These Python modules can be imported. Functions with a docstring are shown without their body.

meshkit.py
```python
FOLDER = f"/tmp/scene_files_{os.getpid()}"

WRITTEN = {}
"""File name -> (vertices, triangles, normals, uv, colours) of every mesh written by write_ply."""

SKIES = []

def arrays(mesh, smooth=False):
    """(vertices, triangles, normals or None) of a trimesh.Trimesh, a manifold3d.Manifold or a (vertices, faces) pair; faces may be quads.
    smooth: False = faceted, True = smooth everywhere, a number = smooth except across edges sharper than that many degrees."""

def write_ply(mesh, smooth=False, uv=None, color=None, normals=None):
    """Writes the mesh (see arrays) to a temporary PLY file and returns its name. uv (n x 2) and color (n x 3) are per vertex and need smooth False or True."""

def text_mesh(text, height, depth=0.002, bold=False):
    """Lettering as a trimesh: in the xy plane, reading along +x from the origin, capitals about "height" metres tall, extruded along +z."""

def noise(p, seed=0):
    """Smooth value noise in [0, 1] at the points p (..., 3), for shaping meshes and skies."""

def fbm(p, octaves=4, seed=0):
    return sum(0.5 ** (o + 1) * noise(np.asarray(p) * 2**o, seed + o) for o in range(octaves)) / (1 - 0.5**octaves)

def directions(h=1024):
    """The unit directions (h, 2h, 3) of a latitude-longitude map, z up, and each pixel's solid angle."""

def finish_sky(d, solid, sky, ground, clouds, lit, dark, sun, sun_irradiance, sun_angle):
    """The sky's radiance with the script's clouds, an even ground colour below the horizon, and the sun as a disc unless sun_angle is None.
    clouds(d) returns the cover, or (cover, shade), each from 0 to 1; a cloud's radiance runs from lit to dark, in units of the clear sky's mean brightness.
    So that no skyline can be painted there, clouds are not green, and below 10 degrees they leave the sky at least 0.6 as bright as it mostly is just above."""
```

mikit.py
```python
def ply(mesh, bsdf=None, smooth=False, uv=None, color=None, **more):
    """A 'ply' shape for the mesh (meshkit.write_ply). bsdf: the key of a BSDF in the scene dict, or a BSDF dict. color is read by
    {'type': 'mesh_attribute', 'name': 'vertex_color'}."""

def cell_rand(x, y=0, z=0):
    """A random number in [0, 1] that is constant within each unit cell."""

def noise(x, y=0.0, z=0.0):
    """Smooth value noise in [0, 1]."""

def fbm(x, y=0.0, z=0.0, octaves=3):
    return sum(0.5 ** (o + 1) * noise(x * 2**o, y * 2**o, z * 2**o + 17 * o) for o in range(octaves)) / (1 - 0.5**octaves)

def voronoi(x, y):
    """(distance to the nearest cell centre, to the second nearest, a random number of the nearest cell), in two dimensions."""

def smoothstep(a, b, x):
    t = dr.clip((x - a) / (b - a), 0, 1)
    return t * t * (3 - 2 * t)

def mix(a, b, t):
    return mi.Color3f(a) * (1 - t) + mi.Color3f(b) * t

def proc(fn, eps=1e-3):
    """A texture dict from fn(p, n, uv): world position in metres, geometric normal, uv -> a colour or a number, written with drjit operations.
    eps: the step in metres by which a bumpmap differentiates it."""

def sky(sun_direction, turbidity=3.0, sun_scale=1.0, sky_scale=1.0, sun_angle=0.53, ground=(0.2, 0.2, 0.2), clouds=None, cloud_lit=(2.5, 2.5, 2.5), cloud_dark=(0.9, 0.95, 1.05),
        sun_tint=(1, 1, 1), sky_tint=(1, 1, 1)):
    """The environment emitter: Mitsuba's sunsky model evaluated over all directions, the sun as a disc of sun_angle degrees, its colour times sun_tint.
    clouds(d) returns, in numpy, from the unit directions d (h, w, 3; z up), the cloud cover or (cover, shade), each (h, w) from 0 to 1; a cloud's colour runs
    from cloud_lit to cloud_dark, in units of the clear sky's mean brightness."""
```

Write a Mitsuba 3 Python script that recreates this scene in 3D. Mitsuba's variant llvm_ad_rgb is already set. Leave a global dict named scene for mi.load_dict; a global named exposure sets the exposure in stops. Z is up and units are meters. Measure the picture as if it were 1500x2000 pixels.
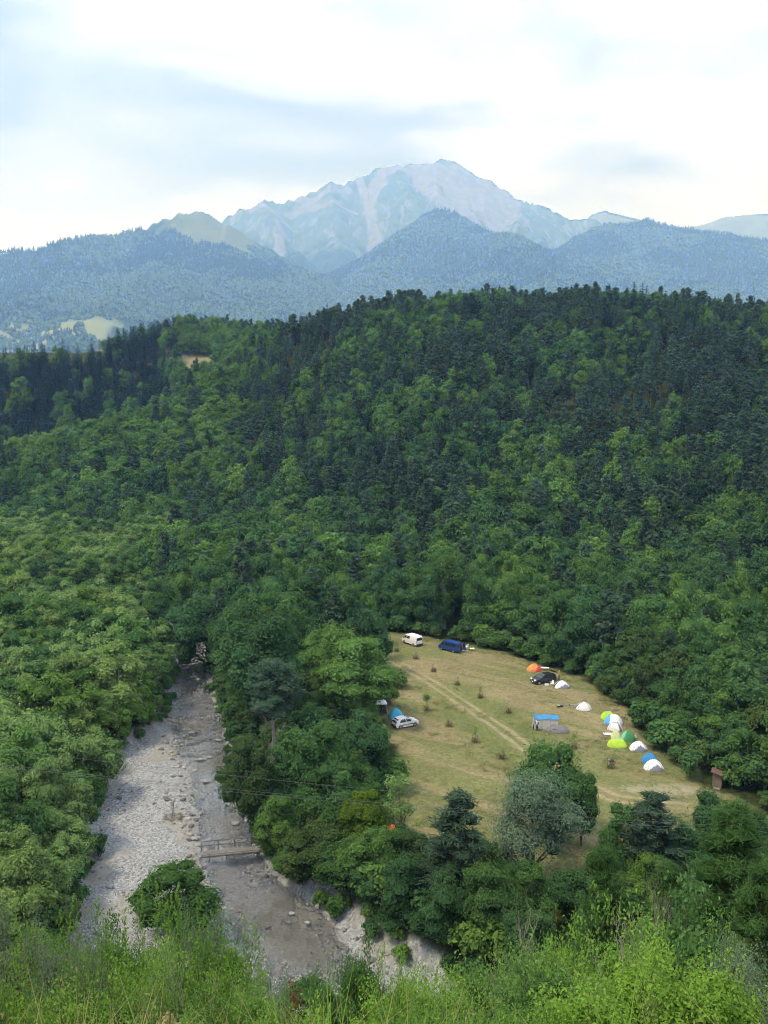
import math, random
import numpy as np, trimesh, shapely, drjit as dr, mitsuba as mi, mikit, meshkit
from scipy.interpolate import RBFInterpolator
from mikit import noise, fbm, cell_rand, smoothstep, mix, voronoi
T = mi.ScalarTransform4f
rng = np.random.default_rng(7)
random.seed(7)
scene, labels = {}, {}

# ---------------------------------------------------------------- camera, sky, exposure
EYE, PITCH, FOC = np.array([0, 0, 48.0]), math.radians(7.0), 1700.0      # focal length in pixels of a 1500 x 2000 picture
CP, SP = math.cos(PITCH), math.sin(PITCH)
scene['camera'] = {'type': 'perspective', 'fov': math.degrees(2 * math.atan(750 / FOC)), 'fov_axis': 'x', 'near_clip': 0.5, 'far_clip': 30000.0,
                   'to_world': T().look_at(origin=EYE.tolist(), target=[0, CP, 48 - SP], up=[0, 0, 1]), 'medium': {'type': 'ref', 'id': 'air'}}


def clouds(d):
    x, y, z = d[..., 0], d[..., 1], d[..., 2]
    k = 1 / (np.maximum(z, 0) + 0.16)
    q = np.stack([x * k * 1.1 + 3.1, y * k * 1.6, z * 0 + 1.7], -1)
    warp = meshkit.fbm(q * 1.3 + 5, 3, 2)[..., None] * [0.9, 0.9, 0]
    n = meshkit.fbm(q + warp, 5, 5)
    m = meshkit.fbm(q * [2.6, 3.4, 1] + warp * 2 + 9.2, 5, 11)
    s = np.clip((0.62 * n + 0.38 * m - 0.36 - 0.13 * np.clip(x * 1.7 + 0.12, -0.35, 0.7)) * 5.0, 0, 1)
    s = s * np.clip((z - 0.17) / 0.09, 0, 1) * (0.55 + 0.45 * np.clip((m - 0.35) * 4, 0, 1))
    return np.ones_like(z), s


scene['sky'] = mikit.sky((-0.45, -0.15, 0.88), turbidity=3, sun_scale=0.36, sun_angle=13, clouds=clouds, sun_tint=(0.86, 0.97, 1.12), cloud_lit=(2.15, 2.30, 2.60), cloud_dark=(0.84, 1.00, 1.30), ground=(0.08, 0.1, 0.06))
exposure = 3.0

scene['air'] = {'type': 'homogeneous', 'albedo': {'type': 'rgb', 'value': [0.86, 0.95, 1.0]}, 'sigma_t': {'type': 'rgb', 'value': [0.54e-4, 0.88e-4, 1.62e-4]}, 'phase': {'type': 'hg', 'g': 0.3}}
scene['haze'] = {'type': 'cube', 'to_world': T().translate([0, 6300, 1700]).scale([12000, 6700, 1800]), 'bsdf': {'type': 'null'}, 'interior': {'type': 'ref', 'id': 'air'}}
labels['haze'] = {'label': 'pale blue haze lying over the whole valley', 'category': 'haze', 'kind': 'stuff'}


# ---------------------------------------------------------------- small helpers
def ray(u, v):
    a, b = (u - 750) / FOC, (1000 - v) / FOC
    return np.array([a, CP + b * SP, -SP + b * CP])


def at(u, v, z=0.0):                       # the point at height z that is seen at pixel (u, v)
    d = ray(u, v)
    return EYE + d * ((z - EYE[2]) / d[2])


def far(u, v, y):                          # the point at distance y that is seen at pixel (u, v)
    d = ray(u, v)
    return EYE + d * (y / d[1])


def project(p):
    q = np.asarray(p, float) - EYE
    depth = q[..., 1] * CP - q[..., 2] * SP
    depth = np.maximum(depth, 0.1)
    return 750 + FOC * q[..., 0] / depth, 1000 - FOC * (q[..., 1] * SP + q[..., 2] * CP) / depth, depth


def rgb(*c):
    return {'type': 'rgb', 'value': list(c)}


def numbered(name):
    if name not in used:
        used[name] = 0
        return name
    used[name] += 1
    return f'{name}_{used[name]:03d}'


used = {}


def tag(key, label, cat=None, group=None, kind=None):
    labels[key] = {k: v for k, v in (('label', label), ('category', cat), ('group', group), ('kind', kind)) if v}
    return key


# ---------------------------------------------------------------- the lie of the land
def poly(pts, z):
    return shapely.Polygon([at(u, v, z)[:2] for u, v in pts])


BED = -3.0
RIVER = poly([(372, 1292), (345, 1312), (338, 1360), (325, 1415), (270, 1455), (208, 1495), (205, 1565), (185, 1640), (172, 1740), (150, 1830), (120, 1950), (300, 2060),
              (620, 2080), (900, 2050), (1010, 2010), (900, 1945), (830, 1905), (740, 1850), (650, 1790), (575, 1745), (530, 1700), (500, 1640), (475, 1580), (452, 1500), (440, 1425), (408, 1330), (402, 1292)], BED)
UPSTREAM = shapely.LineString([at(387, 1300, BED)[:2], (-41, 176), (-52, 195), (-75, 215), (-110, 225)]).buffer(5.0)
RIVER = RIVER.union(UPSTREAM)
WATER_LINE = [(378, 1300, 34), (380, 1340, 56), (386, 1400, 92), (390, 1450, 104), (412, 1500, 84), (424, 1560, 90), (442, 1610, 112), (452, 1680, 124), (492, 1740, 140), (536, 1800, 190), (592, 1880, 205), (680, 1980, 230)]
WATER = shapely.union_all([shapely.convex_hull(shapely.union_all([shapely.Point(at(u, v, BED)[:2]).buffer(w / 2 / FOC * at(u, v, BED)[1] * 1.05) for u, v, w in pair])) for pair in zip(WATER_LINE[:-1], WATER_LINE[1:])])
WATER = WATER.union(shapely.LineString([at(378, 1300, BED)[:2], (-41, 176), (-52, 195), (-75, 215)]).buffer(2.6))
MEADOW_PIX = [(668, 1228), (740, 1232), (800, 1238), (900, 1256), (985, 1276), (1045, 1293), (1110, 1315), (1165, 1350), (1205, 1375), (1245, 1420), (1290, 1462), (1330, 1500), (1395, 1536), (1480, 1580),
              (1500, 1640), (1430, 1690), (1300, 1720), (1180, 1745), (1050, 1740), (960, 1700), (840, 1690), (790, 1640), (775, 1560), (765, 1500), (755, 1400), (770, 1330), (745, 1290), (700, 1250)]
MEADOW = poly(MEADOW_PIX, 0.0)


def sd(geom, x, y):                        # signed distance, positive inside
    shapely.prepare(geom)
    p = shapely.points(x, y)
    d = shapely.distance(geom.boundary, p)
    return np.where(shapely.contains(geom, p), d, -d)


def _controls():
    out = []
    for u, v, y, h in [(1500, 603, 400, 13), (1500, 800, 300, 13), (1500, 1000, 215, 13), (1500, 1200, 152, 13), (1700, 600, 380, 13), (1700, 1000, 200, 13), (1900, 650, 330, 13),
                       (1250, 582, 420, 13), (1250, 800, 320, 13), (1250, 1000, 240, 13), (1250, 1180, 180, 13),
                       (1050, 590, 425, 12), (1050, 800, 330, 12), (1050, 1000, 250, 12), (1050, 1120, 205, 12),
                       (870, 588, 430, 12), (870, 800, 335, 12), (870, 1000, 260, 12), (870, 1110, 217, 12),
                       (700, 612, 430, 12), (700, 800, 345, 12), (700, 1000, 272, 12),
                       (610, 664, 425, 12), (600, 820, 350, 12), (600, 1000, 285, 12),
                       (500, 702, 420, 12), (500, 850, 360, 12), (500, 1020, 290, 12),
                       (400, 735, 415, 11), (400, 900, 350, 12), (400, 1050, 288, 12),
                       (200, 810, 390, 12), (200, 950, 335, 12), (200, 1040, 298, 12),
                       (0, 865, 375, 12), (0, 980, 325, 12), (-200, 880, 370, 12), (-200, 1000, 320, 12), (-450, 900, 360, 12),
                       (0, 915, 405, 12), (200, 860, 418, 12), (0, 698, 510, 18), (0, 780, 470, 18), (200, 698, 515, 18), (200, 770, 475, 18), (-250, 690, 510, 18), (330, 712, 505, 16), (370, 728, 470, 3), (400, 712, 500, 0), (430, 700, 525, 0),
                       (360, 668, 560, 0), (520, 668, 560, 8), (440, 660, 580, 2), (610, 672, 540, 8), (870, 640, 540, 8), (1250, 650, 540, 8), (1600, 650, 540, 8),
                       (250, 690, 620, 0), (0, 690, 620, 0), (500, 690, 680, 0), (800, 690, 680, 0), (1300, 690, 680, 0), (0, 740, 760, 0), (600, 740, 760, 0), (1300, 740, 760, 0), (1900, 740, 700, 0), (-400, 740, 700, 0)]:
        p = far(u, v, y)
        out.append((p[0], p[1], p[2] - h))
    for u, v in MEADOW_PIX[:14]:
        p = at(u, v)
        out.append((p[0], p[1], 0.0))
    for x in range(-150, 71, 25):
        for y in range(30, 260, 25):
            if y < 215 + min(0, x) * -0.12 and not (x > 10 and y > 150 - 2.0 * (x - 30)) and not (x > -8 and y > 175):
                out.append((x, y, 0.0))
    for x in (-260, -200, 60, 90):
        for y in (30, 80):
            out.append((x, y, 0.0 if x < 70 else 2.0))
    return np.array(out)


_C = _controls()
_rbf = RBFInterpolator(_C[:, :2] / 100, _C[:, 2], kernel='thin_plate_spline', smoothing=0.002, neighbors=60)


def near_slope(x, y):
    n = meshkit.fbm(np.stack([x / 9, y / 9, 0 * x + 2], -1), 3, 3) - 0.5
    return 46.2 - 0.83 * np.maximum(y - 1.2, 0) + 3.0 * n * np.clip(y / 12, 0, 1) - 0.0011 * (x - 5) ** 2


def land(x, y):
    x, y = np.asarray(x, float), np.asarray(y, float)
    shape = x.shape
    x, y = x.ravel(), y.ravel()
    z = np.full(len(x), -25.0)
    ok = (y < 880) & (np.abs(x) < 60 + 0.85 * y)
    zz = np.concatenate([_rbf(np.stack([x[ok], y[ok]], -1)[i:i + 20000] / 100) for i in range(0, ok.sum(), 20000)]) if ok.any() else np.zeros(0)
    nz = meshkit.fbm(np.stack([x[ok] / 28, y[ok] / 28, 0 * x[ok]], -1), 3, 9) - 0.5
    hill = np.clip((zz - 0.5) / 8, 0, 1)
    zz = np.where(zz < 0.5, np.clip(zz, -0.3, 0.5), zz) + nz * 7 * hill + (meshkit.fbm(np.stack([x[ok] / 7, y[ok] / 7, 0 * x[ok] + 5], -1), 2, 4) - 0.5) * 0.35
    w = np.clip((y[ok] - 640) / 220, 0, 1)
    z[ok] = zz * (1 - w) + -25 * w
    r = sd(RIVER, x, y)
    bed = BED + 0.25 - 0.65 * np.clip((sd(WATER, x, y) + 0.6) / 2.2, 0, 1) + (meshkit.fbm(np.stack([x / 2.5, y / 2.5, 0 * x], -1), 3, 21) - 0.5) * 0.4
    k = np.clip((r + 3.2) / 3.4, 0, 1)
    k = k * k * (3 - 2 * k)
    z = np.where(r > -3.2, z * (1 - k) + bed * k, z)
    return np.maximum(z, near_slope(x, y)).reshape(shape)


def land1(x, y):
    return float(land(np.array([x]), np.array([y]))[0])


def _ground():
    ys = np.concatenate([np.arange(-14, 50, 1.6), np.arange(50, 205, 0.8), 205 * 1.012 ** np.arange(0, 125), 910 * 1.22 ** np.arange(0, 15)])
    cs = np.linspace(-0.72, 0.72, 300)
    Y, Cc = np.meshgrid(ys, cs, indexing='ij')
    X = Cc * (np.abs(Y) + 28)
    Z = land(X, Y)
    n, m = Y.shape
    v = np.stack([X, Y, Z], -1).reshape(-1, 3)
    i = np.arange((n - 1) * m).reshape(n - 1, m)[:, :-1].ravel()
    q = np.stack([i, i + 1, i + m + 1, i + m], -1)
    uv = np.stack([np.clip(sd(MEADOW, v[:, 0], v[:, 1]), -30, 30), np.clip(sd(RIVER, v[:, 0], v[:, 1]), -30, 30)], -1)
    near = near_slope(v[:, 0], v[:, 1]) > v[:, 2] - 1e-6
    uv[near] = -30
    return v, q, uv


GV, GQ, GUV = _ground()
TRACK = np.array([at(u, v)[:2] for u, v in [(700, 1245), (770, 1292), (840, 1332), (920, 1384), (985, 1428), (1040, 1470), (1110, 1520), (1200, 1560), (1330, 1575)]])
BARE = at(1280, 1543)[:2].tolist()


def seg_dist(p, line):
    best = mi.Float(1e9)
    line = [[float(c) for c in q] for q in line]
    for a, b in zip(line[:-1], line[1:]):
        ab = b[0] - a[0], b[1] - a[1]
        t = dr.clip(((p.x - a[0]) * ab[0] + (p.y - a[1]) * ab[1]) / (ab[0] ** 2 + ab[1] ** 2), 0, 1)
        best = dr.minimum(best, dr.sqrt(dr.square(p.x - a[0] - ab[0] * t) + dr.square(p.y - a[1] - ab[1] * t)))
    return best


def ground_tone(p, n, uv):
    big, mid, fine = fbm(p.x / 14, p.y / 14, 3.0), fbm(p.x / 3.2, p.y / 3.2, 1.0), noise(p.x * 3, p.y * 3, 2.0)
    tiny = noise(p.x * 9, p.y * 9, 7.0)
    d = seg_dist(p, TRACK)
    along = (p.x * 0.80 - p.y * 0.60)                       # mowing swaths run beside the track
    swath = fbm((p.x * 0.60 + p.y * 0.80) * 0.55, along * 0.04, 9.0)
    dry = mix((0.190, 0.158, 0.082), (0.285, 0.238, 0.142), mid)
    green = mix((0.085, 0.115, 0.038), (0.150, 0.170, 0.060), mid)
    g = smoothstep(0.42, 0.56, 0.36 * big + 0.48 * swath + 0.16 * mid)
    strip = smoothstep(9.0, 4.0, d) * smoothstep(0.9, 2.2, d) * smoothstep(0.25, 0.5, big)
    g = dr.clip(dr.maximum(0.12 + g * 0.58, strip * 0.85), 0, 1)
    m = mix(dry, green, g)
    rut = smoothstep(0.6, 0.15, dr.abs(d - 0.85) + 0.7 * (mid - 0.5) + 0.25 * (fine - 0.5))
    m = mix(m, (0.33, 0.285, 0.185), rut * 0.6 * smoothstep(0.25, 0.6, noise(p.x / 7, p.y / 7, 4.0) + 0.25))
    bare = smoothstep(1.0, 0.4, dr.sqrt(dr.square((p.x - BARE[0]) / 5.5) + dr.square((p.y - BARE[1]) / 2.0)) + 1.5 * (mid - 0.5) + 0.8 * (fine - 0.5))
    m = mix(m, (0.36, 0.315, 0.23), bare * 0.7)
    m = m * (0.72 + 0.4 * fine + 0.16 * tiny)
    wild = mix((0.024, 0.034, 0.013), (0.06, 0.075, 0.026), mid) * (0.6 + 0.8 * fine)
    slope_field = smoothstep(455, 462, p.y) * smoothstep(-95, -105, p.x) * smoothstep(-190, -140, p.x)
    wild = mix(wild, mix((0.20, 0.18, 0.10), (0.27, 0.24, 0.14), mid), slope_field)
    out = mix(wild, m, smoothstep(-1.2, 0.8, uv.x + 4.5 * (mid - 0.5)))
    f1, f2, cr = voronoi(p.x * 4.2, p.y * 4.2)
    stones = mix((0.185, 0.190, 0.194), (0.385, 0.392, 0.40), cr) * (0.72 + 0.28 * smoothstep(0.02, 0.16, f2 - f1))
    silt = mix((0.215, 0.205, 0.18), (0.32, 0.305, 0.27), fine)
    bed = mix(stones, silt, smoothstep(0.5, 0.62, fbm(p.x / 6.5, p.y / 6.5, 12.0) * 0.7 + 0.3 * mid) * 0.8)
    wet = smoothstep(-2.78, -3.0, p.z)
    deep = smoothstep(0.45, 0.65, fbm(p.x / 5, p.y / 8, 5.0))
    bed = mix(bed, mix(stones * 1.05, mi.Color3f(0.135, 0.13, 0.10) * (0.6 + 0.8 * cr), deep * 0.55), wet)
    return mix(out, bed, smoothstep(-2.6, -1.2, uv.y + 1.6 * (mid - 0.5)) * smoothstep(-0.7, -1.7, p.z))


scene['mat_ground'] = {'type': 'diffuse', 'reflectance': mikit.proc(ground_tone)}
_fm = GUV[GQ].mean(1)
_part = np.where(_fm[:, 1] > -1.6, 2, np.where(_fm[:, 0] > 0, 1, 0))
for k, name in enumerate(('ground', 'meadow', 'riverbed')):
    q = GQ[_part == k]
    idx, inv = np.unique(q, return_inverse=True)
    scene[name] = mikit.ply((GV[idx], inv.reshape(q.shape)), 'mat_ground', smooth=True, uv=GUV[idx])
tag('ground', 'wooded slopes and valley ground under the trees', kind='structure')
tag('meadow', 'mown dry camping meadow between river and forest', kind='structure')
tag('riverbed', 'pale gravel bed of the shallow river', kind='structure')


def _water():
    x0, y0, x1, y1 = WATER.bounds
    xs, ys = np.arange(x0 - 1, x1 + 1, 0.45), np.arange(max(y0, 55) - 1, y1 + 1, 0.45)
    X, Y = np.meshgrid(xs, ys)
    k = np.stack([X, Y, 0 * X], -1)
    w = (meshkit.fbm(k / [1.1, 1.5, 1] + 3, 3, 31) - 0.5) * 0.28 + (meshkit.noise(k / 0.6, 8) - 0.5) * 0.13
    calm = np.clip(meshkit.fbm(k / 9, 2, 77) * 2.6 - 0.8, 0.15, 1)
    Z = BED + 0.02 + w * calm
    m = X.shape[1]
    ok = (sd(WATER, X.ravel(), Y.ravel()) > -2.2) & (sd(RIVER, X.ravel(), Y.ravel()) > -2.0)
    i = np.arange((X.shape[0] - 1) * m).reshape(-1, m)[:, :-1].ravel()
    q = np.stack([i, i + 1, i + m + 1, i + m], -1)
    q = q[ok[q].all(1)]
    idx, inv = np.unique(q, return_inverse=True)
    return np.stack([X, Y, Z], -1).reshape(-1, 3)[idx], inv.reshape(q.shape)


scene['mat_water'] = {'type': 'dielectric', 'int_ior': 1.33, 'ext_ior': 1.0}
scene['river'] = mikit.ply(_water(), 'mat_water', smooth=True)
tag('river', 'shallow clear river running over grey stones', kind='structure')

# ---------------------------------------------------------------- mountains: crests and spurs as polylines, the slopes fall away from them
MS = 2.2                                    # the crests below are noted in units of 2.2 m
MOUNTAINS = {
    'forested_mountain': dict(foot=-30, slope=0.62, rough=44, ridges=[
        [(-260, 540, 2500), (0, 500, 2600), (60, 490, 2620), (170, 468, 2700), (240, 462, 2750), (300, 447, 2800), (350, 430, 2850), (385, 420, 2900), (410, 418, 2950), (445, 440, 2950), (520, 492, 2800), (590, 550, 2600), (650, 610, 2400)],
        [(350, 430, 2850), (300, 520, 2400), (230, 585, 2000), (190, 640, 1750)], [(170, 468, 2700), (90, 560, 2200), (40, 620, 1900)], [(445, 440, 2950), (420, 540, 2400), (400, 600, 2050), (380, 640, 1850)]]),
    'wooded_foothill': dict(foot=-30, slope=0.7, rough=42, ridges=[
        [(640, 640, 2700), (720, 560, 2900), (800, 470, 3250), (850, 408, 3400), (885, 415, 3380), (920, 455, 3200), (1010, 458, 3000), (1060, 500, 2850), (1120, 540, 2700), (1190, 590, 2500)],
        [(1010, 458, 3000), (960, 540, 2600), (900, 600, 2200)], [(920, 455, 3200), (830, 560, 2700), (770, 600, 2350)], [(1060, 500, 2850), (1060, 560, 2400), (1040, 600, 2100)]]),
    'dark_wooded_mountain': dict(foot=-30, slope=0.6, rough=44, ridges=[
        [(1060, 540, 3200), (1100, 490, 3400), (1140, 462, 3500), (1190, 440, 3600), (1260, 435, 3600), (1340, 446, 3500), (1420, 458, 3400), (1500, 472, 3300), (1700, 500, 3200)],
        [(1260, 435, 3600), (1330, 540, 2900), (1380, 620, 2400)], [(1420, 458, 3400), (1480, 560, 2800), (1540, 640, 2400)], [(1190, 440, 3600), (1220, 540, 2950), (1240, 610, 2500)]]),
    'grey_peak': dict(foot=0, slope=1.0, rough=75, ridges=[
        [(300, 500, 4900), (400, 455, 4900), (450, 418, 4800), (480, 400, 4750), (512, 388, 4750), (545, 398, 4850), (590, 378, 4950), (625, 364, 5000), (643, 351, 5000), (660, 360, 5050), (700, 346, 5150), (745, 327, 5200), (775, 320, 5200),
         (810, 319, 5250), (845, 314, 5250), (874, 309, 5300), (900, 322, 5300), (940, 345, 5300), (985, 366, 5250), (1015, 390, 5200), (1040, 400, 5100), (1075, 415, 5100), (1110, 427, 5100), (1165, 430, 5100), (1240, 436, 5000), (1400, 470, 5000)],
        [(775, 320, 5200), (785, 350, 5000), (800, 390, 4700), (770, 430, 4400), (745, 490, 4000)], [(1015, 390, 5200), (1020, 420, 4800), (1010, 450, 4400), (980, 500, 4000)],
        [(512, 388, 4750), (530, 440, 4400), (560, 480, 4000), (600, 530, 3600)], [(643, 351, 5000), (650, 400, 4700), (660, 450, 4300), (680, 520, 3800)], [(850, 350, 5100), (855, 400, 4600), (860, 440, 4200)],
        [(1110, 427, 5100), (1090, 460, 4700), (1060, 500, 4300)]]),
    'grassy_ridge': dict(foot=0, slope=0.9, rough=30, ridges=[
        [(1140, 440, 5600), (1165, 418, 5600), (1185, 412, 5600), (1215, 420, 5600), (1260, 432, 5600), (1340, 445, 5600), (1380, 438, 5600), (1430, 424, 5600), (1480, 418, 5600), (1600, 412, 5600), (1800, 420, 5600)], [(1480, 418, 5600), (1520, 450, 5600)]]),
}


def mountain_height(x, y):
    best, owner = np.full(x.shape, -1e9), np.zeros(x.shape, int)
    k = np.stack([x, y, 0 * x], -1)
    wx = x + (meshkit.fbm(k / 420 / MS, 3, 41) - 0.5) * 160 * MS
    wy = y + (meshkit.fbm(k / 420 / MS, 3, 42) - 0.5) * 160 * MS
    for i, (name, m) in enumerate(MOUNTAINS.items()):
        h = np.full(x.shape, -1e9)
        dmin = np.full(x.shape, 1e9)
        for r, line in enumerate(m['ridges']):
            pts = np.array([far(u, v, y * MS) for u, v, y in line])
            for a, b in zip(pts[:-1], pts[1:]):
                ab = b[:2] - a[:2]
                for px, py, soft in ((x, y, 0), (wx, wy, 1)):
                    t = np.clip(((px - a[0]) * ab[0] + (py - a[1]) * ab[1]) / (ab @ ab + 1e-9), 0, 1)
                    dist = np.hypot(px - a[0] - ab[0] * t, py - a[1] - ab[1] * t)
                    if not soft:
                        d0 = dist
                w = np.clip(d0 / 160 / MS, 0, 1)
                dist = d0 * (1 - w) + dist * w
                top = a[2] + (b[2] - a[2]) * t - m['foot']
                slope = m['slope'] * (1.0 if r == 0 else 0.8)
                L = np.maximum(top, 60) / slope
                h = np.maximum(h, m['foot'] + top * np.maximum(1 - dist / L / 1.8, 0) ** 1.8)
                dmin = np.minimum(dmin, d0 if r == 0 else 1e9)
        rid = 1 - 2 * np.abs(meshkit.fbm(k / 330 / MS + i * 7, 4, 51 + i) - 0.5)
        h = h + (rid - 0.8) * m['rough'] * MS * 3 * np.clip((dmin / MS - 60) / 500, 0.0, 1) + (meshkit.fbm(k / 60 / MS, 3, 60) - 0.5) * m['rough'] * MS * 0.30
        owner = np.where(h > best, i, owner)
        best = np.maximum(best, h)
    return best, owner


def _mountains():
    rs = 1150 * MS * 1.0085 ** np.arange(0, 215)
    rs = rs[rs < 7200 * MS]
    th = np.linspace(-0.62, 0.62, 560)
    R, A = np.meshgrid(rs, th, indexing='ij')
    X, Y = R * np.tan(A), R
    Z, own = mountain_height(X, Y)
    near = np.clip((R / MS - 1100) / 500, 0, 1)
    Z = Z * near - 60 * (1 - near)
    m = X.shape[1]
    i = np.arange((X.shape[0] - 1) * m).reshape(-1, m)[:, :-1].ravel()
    return np.stack([X, Y, Z], -1).reshape(-1, 3), np.stack([i, i + 1, i + m + 1, i + m], -1), own.ravel()


MV, MQ, MO = _mountains()


def hay(p, s=1.0):
    s = s * 90 * MS
    return fbm(p.x / s, p.y / s, p.z / s + 4.0, octaves=4)


GRASSY = far(408, 425, 2900 * MS).tolist()


def wood_tone(p, n, uv):
    a, b = hay(p), noise(p.x / 18, p.y / 18, p.z / 18)
    c = mix((0.030, 0.050, 0.028), (0.060, 0.090, 0.036), a) * (0.8 + 0.4 * b)
    grass = mix((0.12, 0.155, 0.055), (0.19, 0.205, 0.085), a)
    d = dr.sqrt(dr.square(p.x - GRASSY[0]) + dr.square((p.y - GRASSY[1]) / 1.3))
    top = smoothstep(210.0, 150.0, d / MS + 160 * (fbm(p.x / 70 / MS, p.y / 70 / MS, 8.0) - 0.5))
    field = smoothstep(0.55, 0.60, noise(p.x / 120 / MS, p.y / 90 / MS, 5.0)) * smoothstep(470, 390, p.z)
    return mix(mix(c, grass, top), mix((0.36, 0.33, 0.16), (0.20, 0.24, 0.08), cell_rand(p.x / 110 / MS, p.y / 80 / MS, 3)), field)


def ridge_tone(p, n, uv):
    return mix((0.16, 0.19, 0.08), (0.24, 0.24, 0.11), hay(p, 2.0))


for nm, fn in (('wood', wood_tone), ('ridge', ridge_tone)):
    scene['mat_mountain_' + nm] = {'type': 'diffuse', 'reflectance': mikit.proc(fn)}
MOUNTAIN_LABEL = ['broad forested mountain with small fields at its foot', 'wooded foothill in front of the grey peak', 'dark wooded mountain at the right', 'high grey peak with pale scree slopes', 'far grassy ridge behind the wooded mountain']
for k, name in enumerate(MOUNTAINS):
    q = MQ[MO[MQ[:, 0]] == k]
    idx, inv = np.unique(q, return_inverse=True)
    scene[name] = mikit.ply((MV[idx], inv.reshape(q.shape)), 'mat_mountain_' + ('wood' if k < 3 else 'peak' if k == 3 else 'ridge'), smooth=True)
    tag(name, MOUNTAIN_LABEL[k], kind='structure')


def surf(u, v):                            # the point of the mountains that is seen at pixel (u, v)
    d = ray(u, v)
    t = np.arange(1300, 7000, 12.0) * MS / d[1]
    p = EYE + d * t[:, None]
    hit = np.argmax(p[:, 2] < mountain_height(p[:, 0], p[:, 1])[0])
    return p[hit]


def screes():
    out = []
    for pix, wid in (([(745, 338), (730, 372), (722, 410), (730, 450), (735, 485)], 34), ([(700, 350), (712, 385), (725, 425)], 20), ([(775, 325), (745, 345), (740, 365)], 38), ([(815, 335), (845, 372), (880, 408), (905, 430)], 60),
                     ([(855, 345), (890, 380), (920, 425), (940, 450)], 85), ([(905, 345), (940, 385), (960, 440)], 95), ([(950, 365), (985, 400), (975, 448)], 80), ([(1005, 395), (1000, 430)], 42),
                     ([(458, 418), (490, 404), (530, 412)], 34), ([(490, 400), (545, 440)], 26), ([(560, 425), (600, 405), (640, 400), (690, 415)], 24), ([(575, 390), (640, 375), (680, 372)], 20)):
        out.append((np.array([surf(*q)[:2] for q in pix]), wid))
    return out


SCREE = screes()


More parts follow.
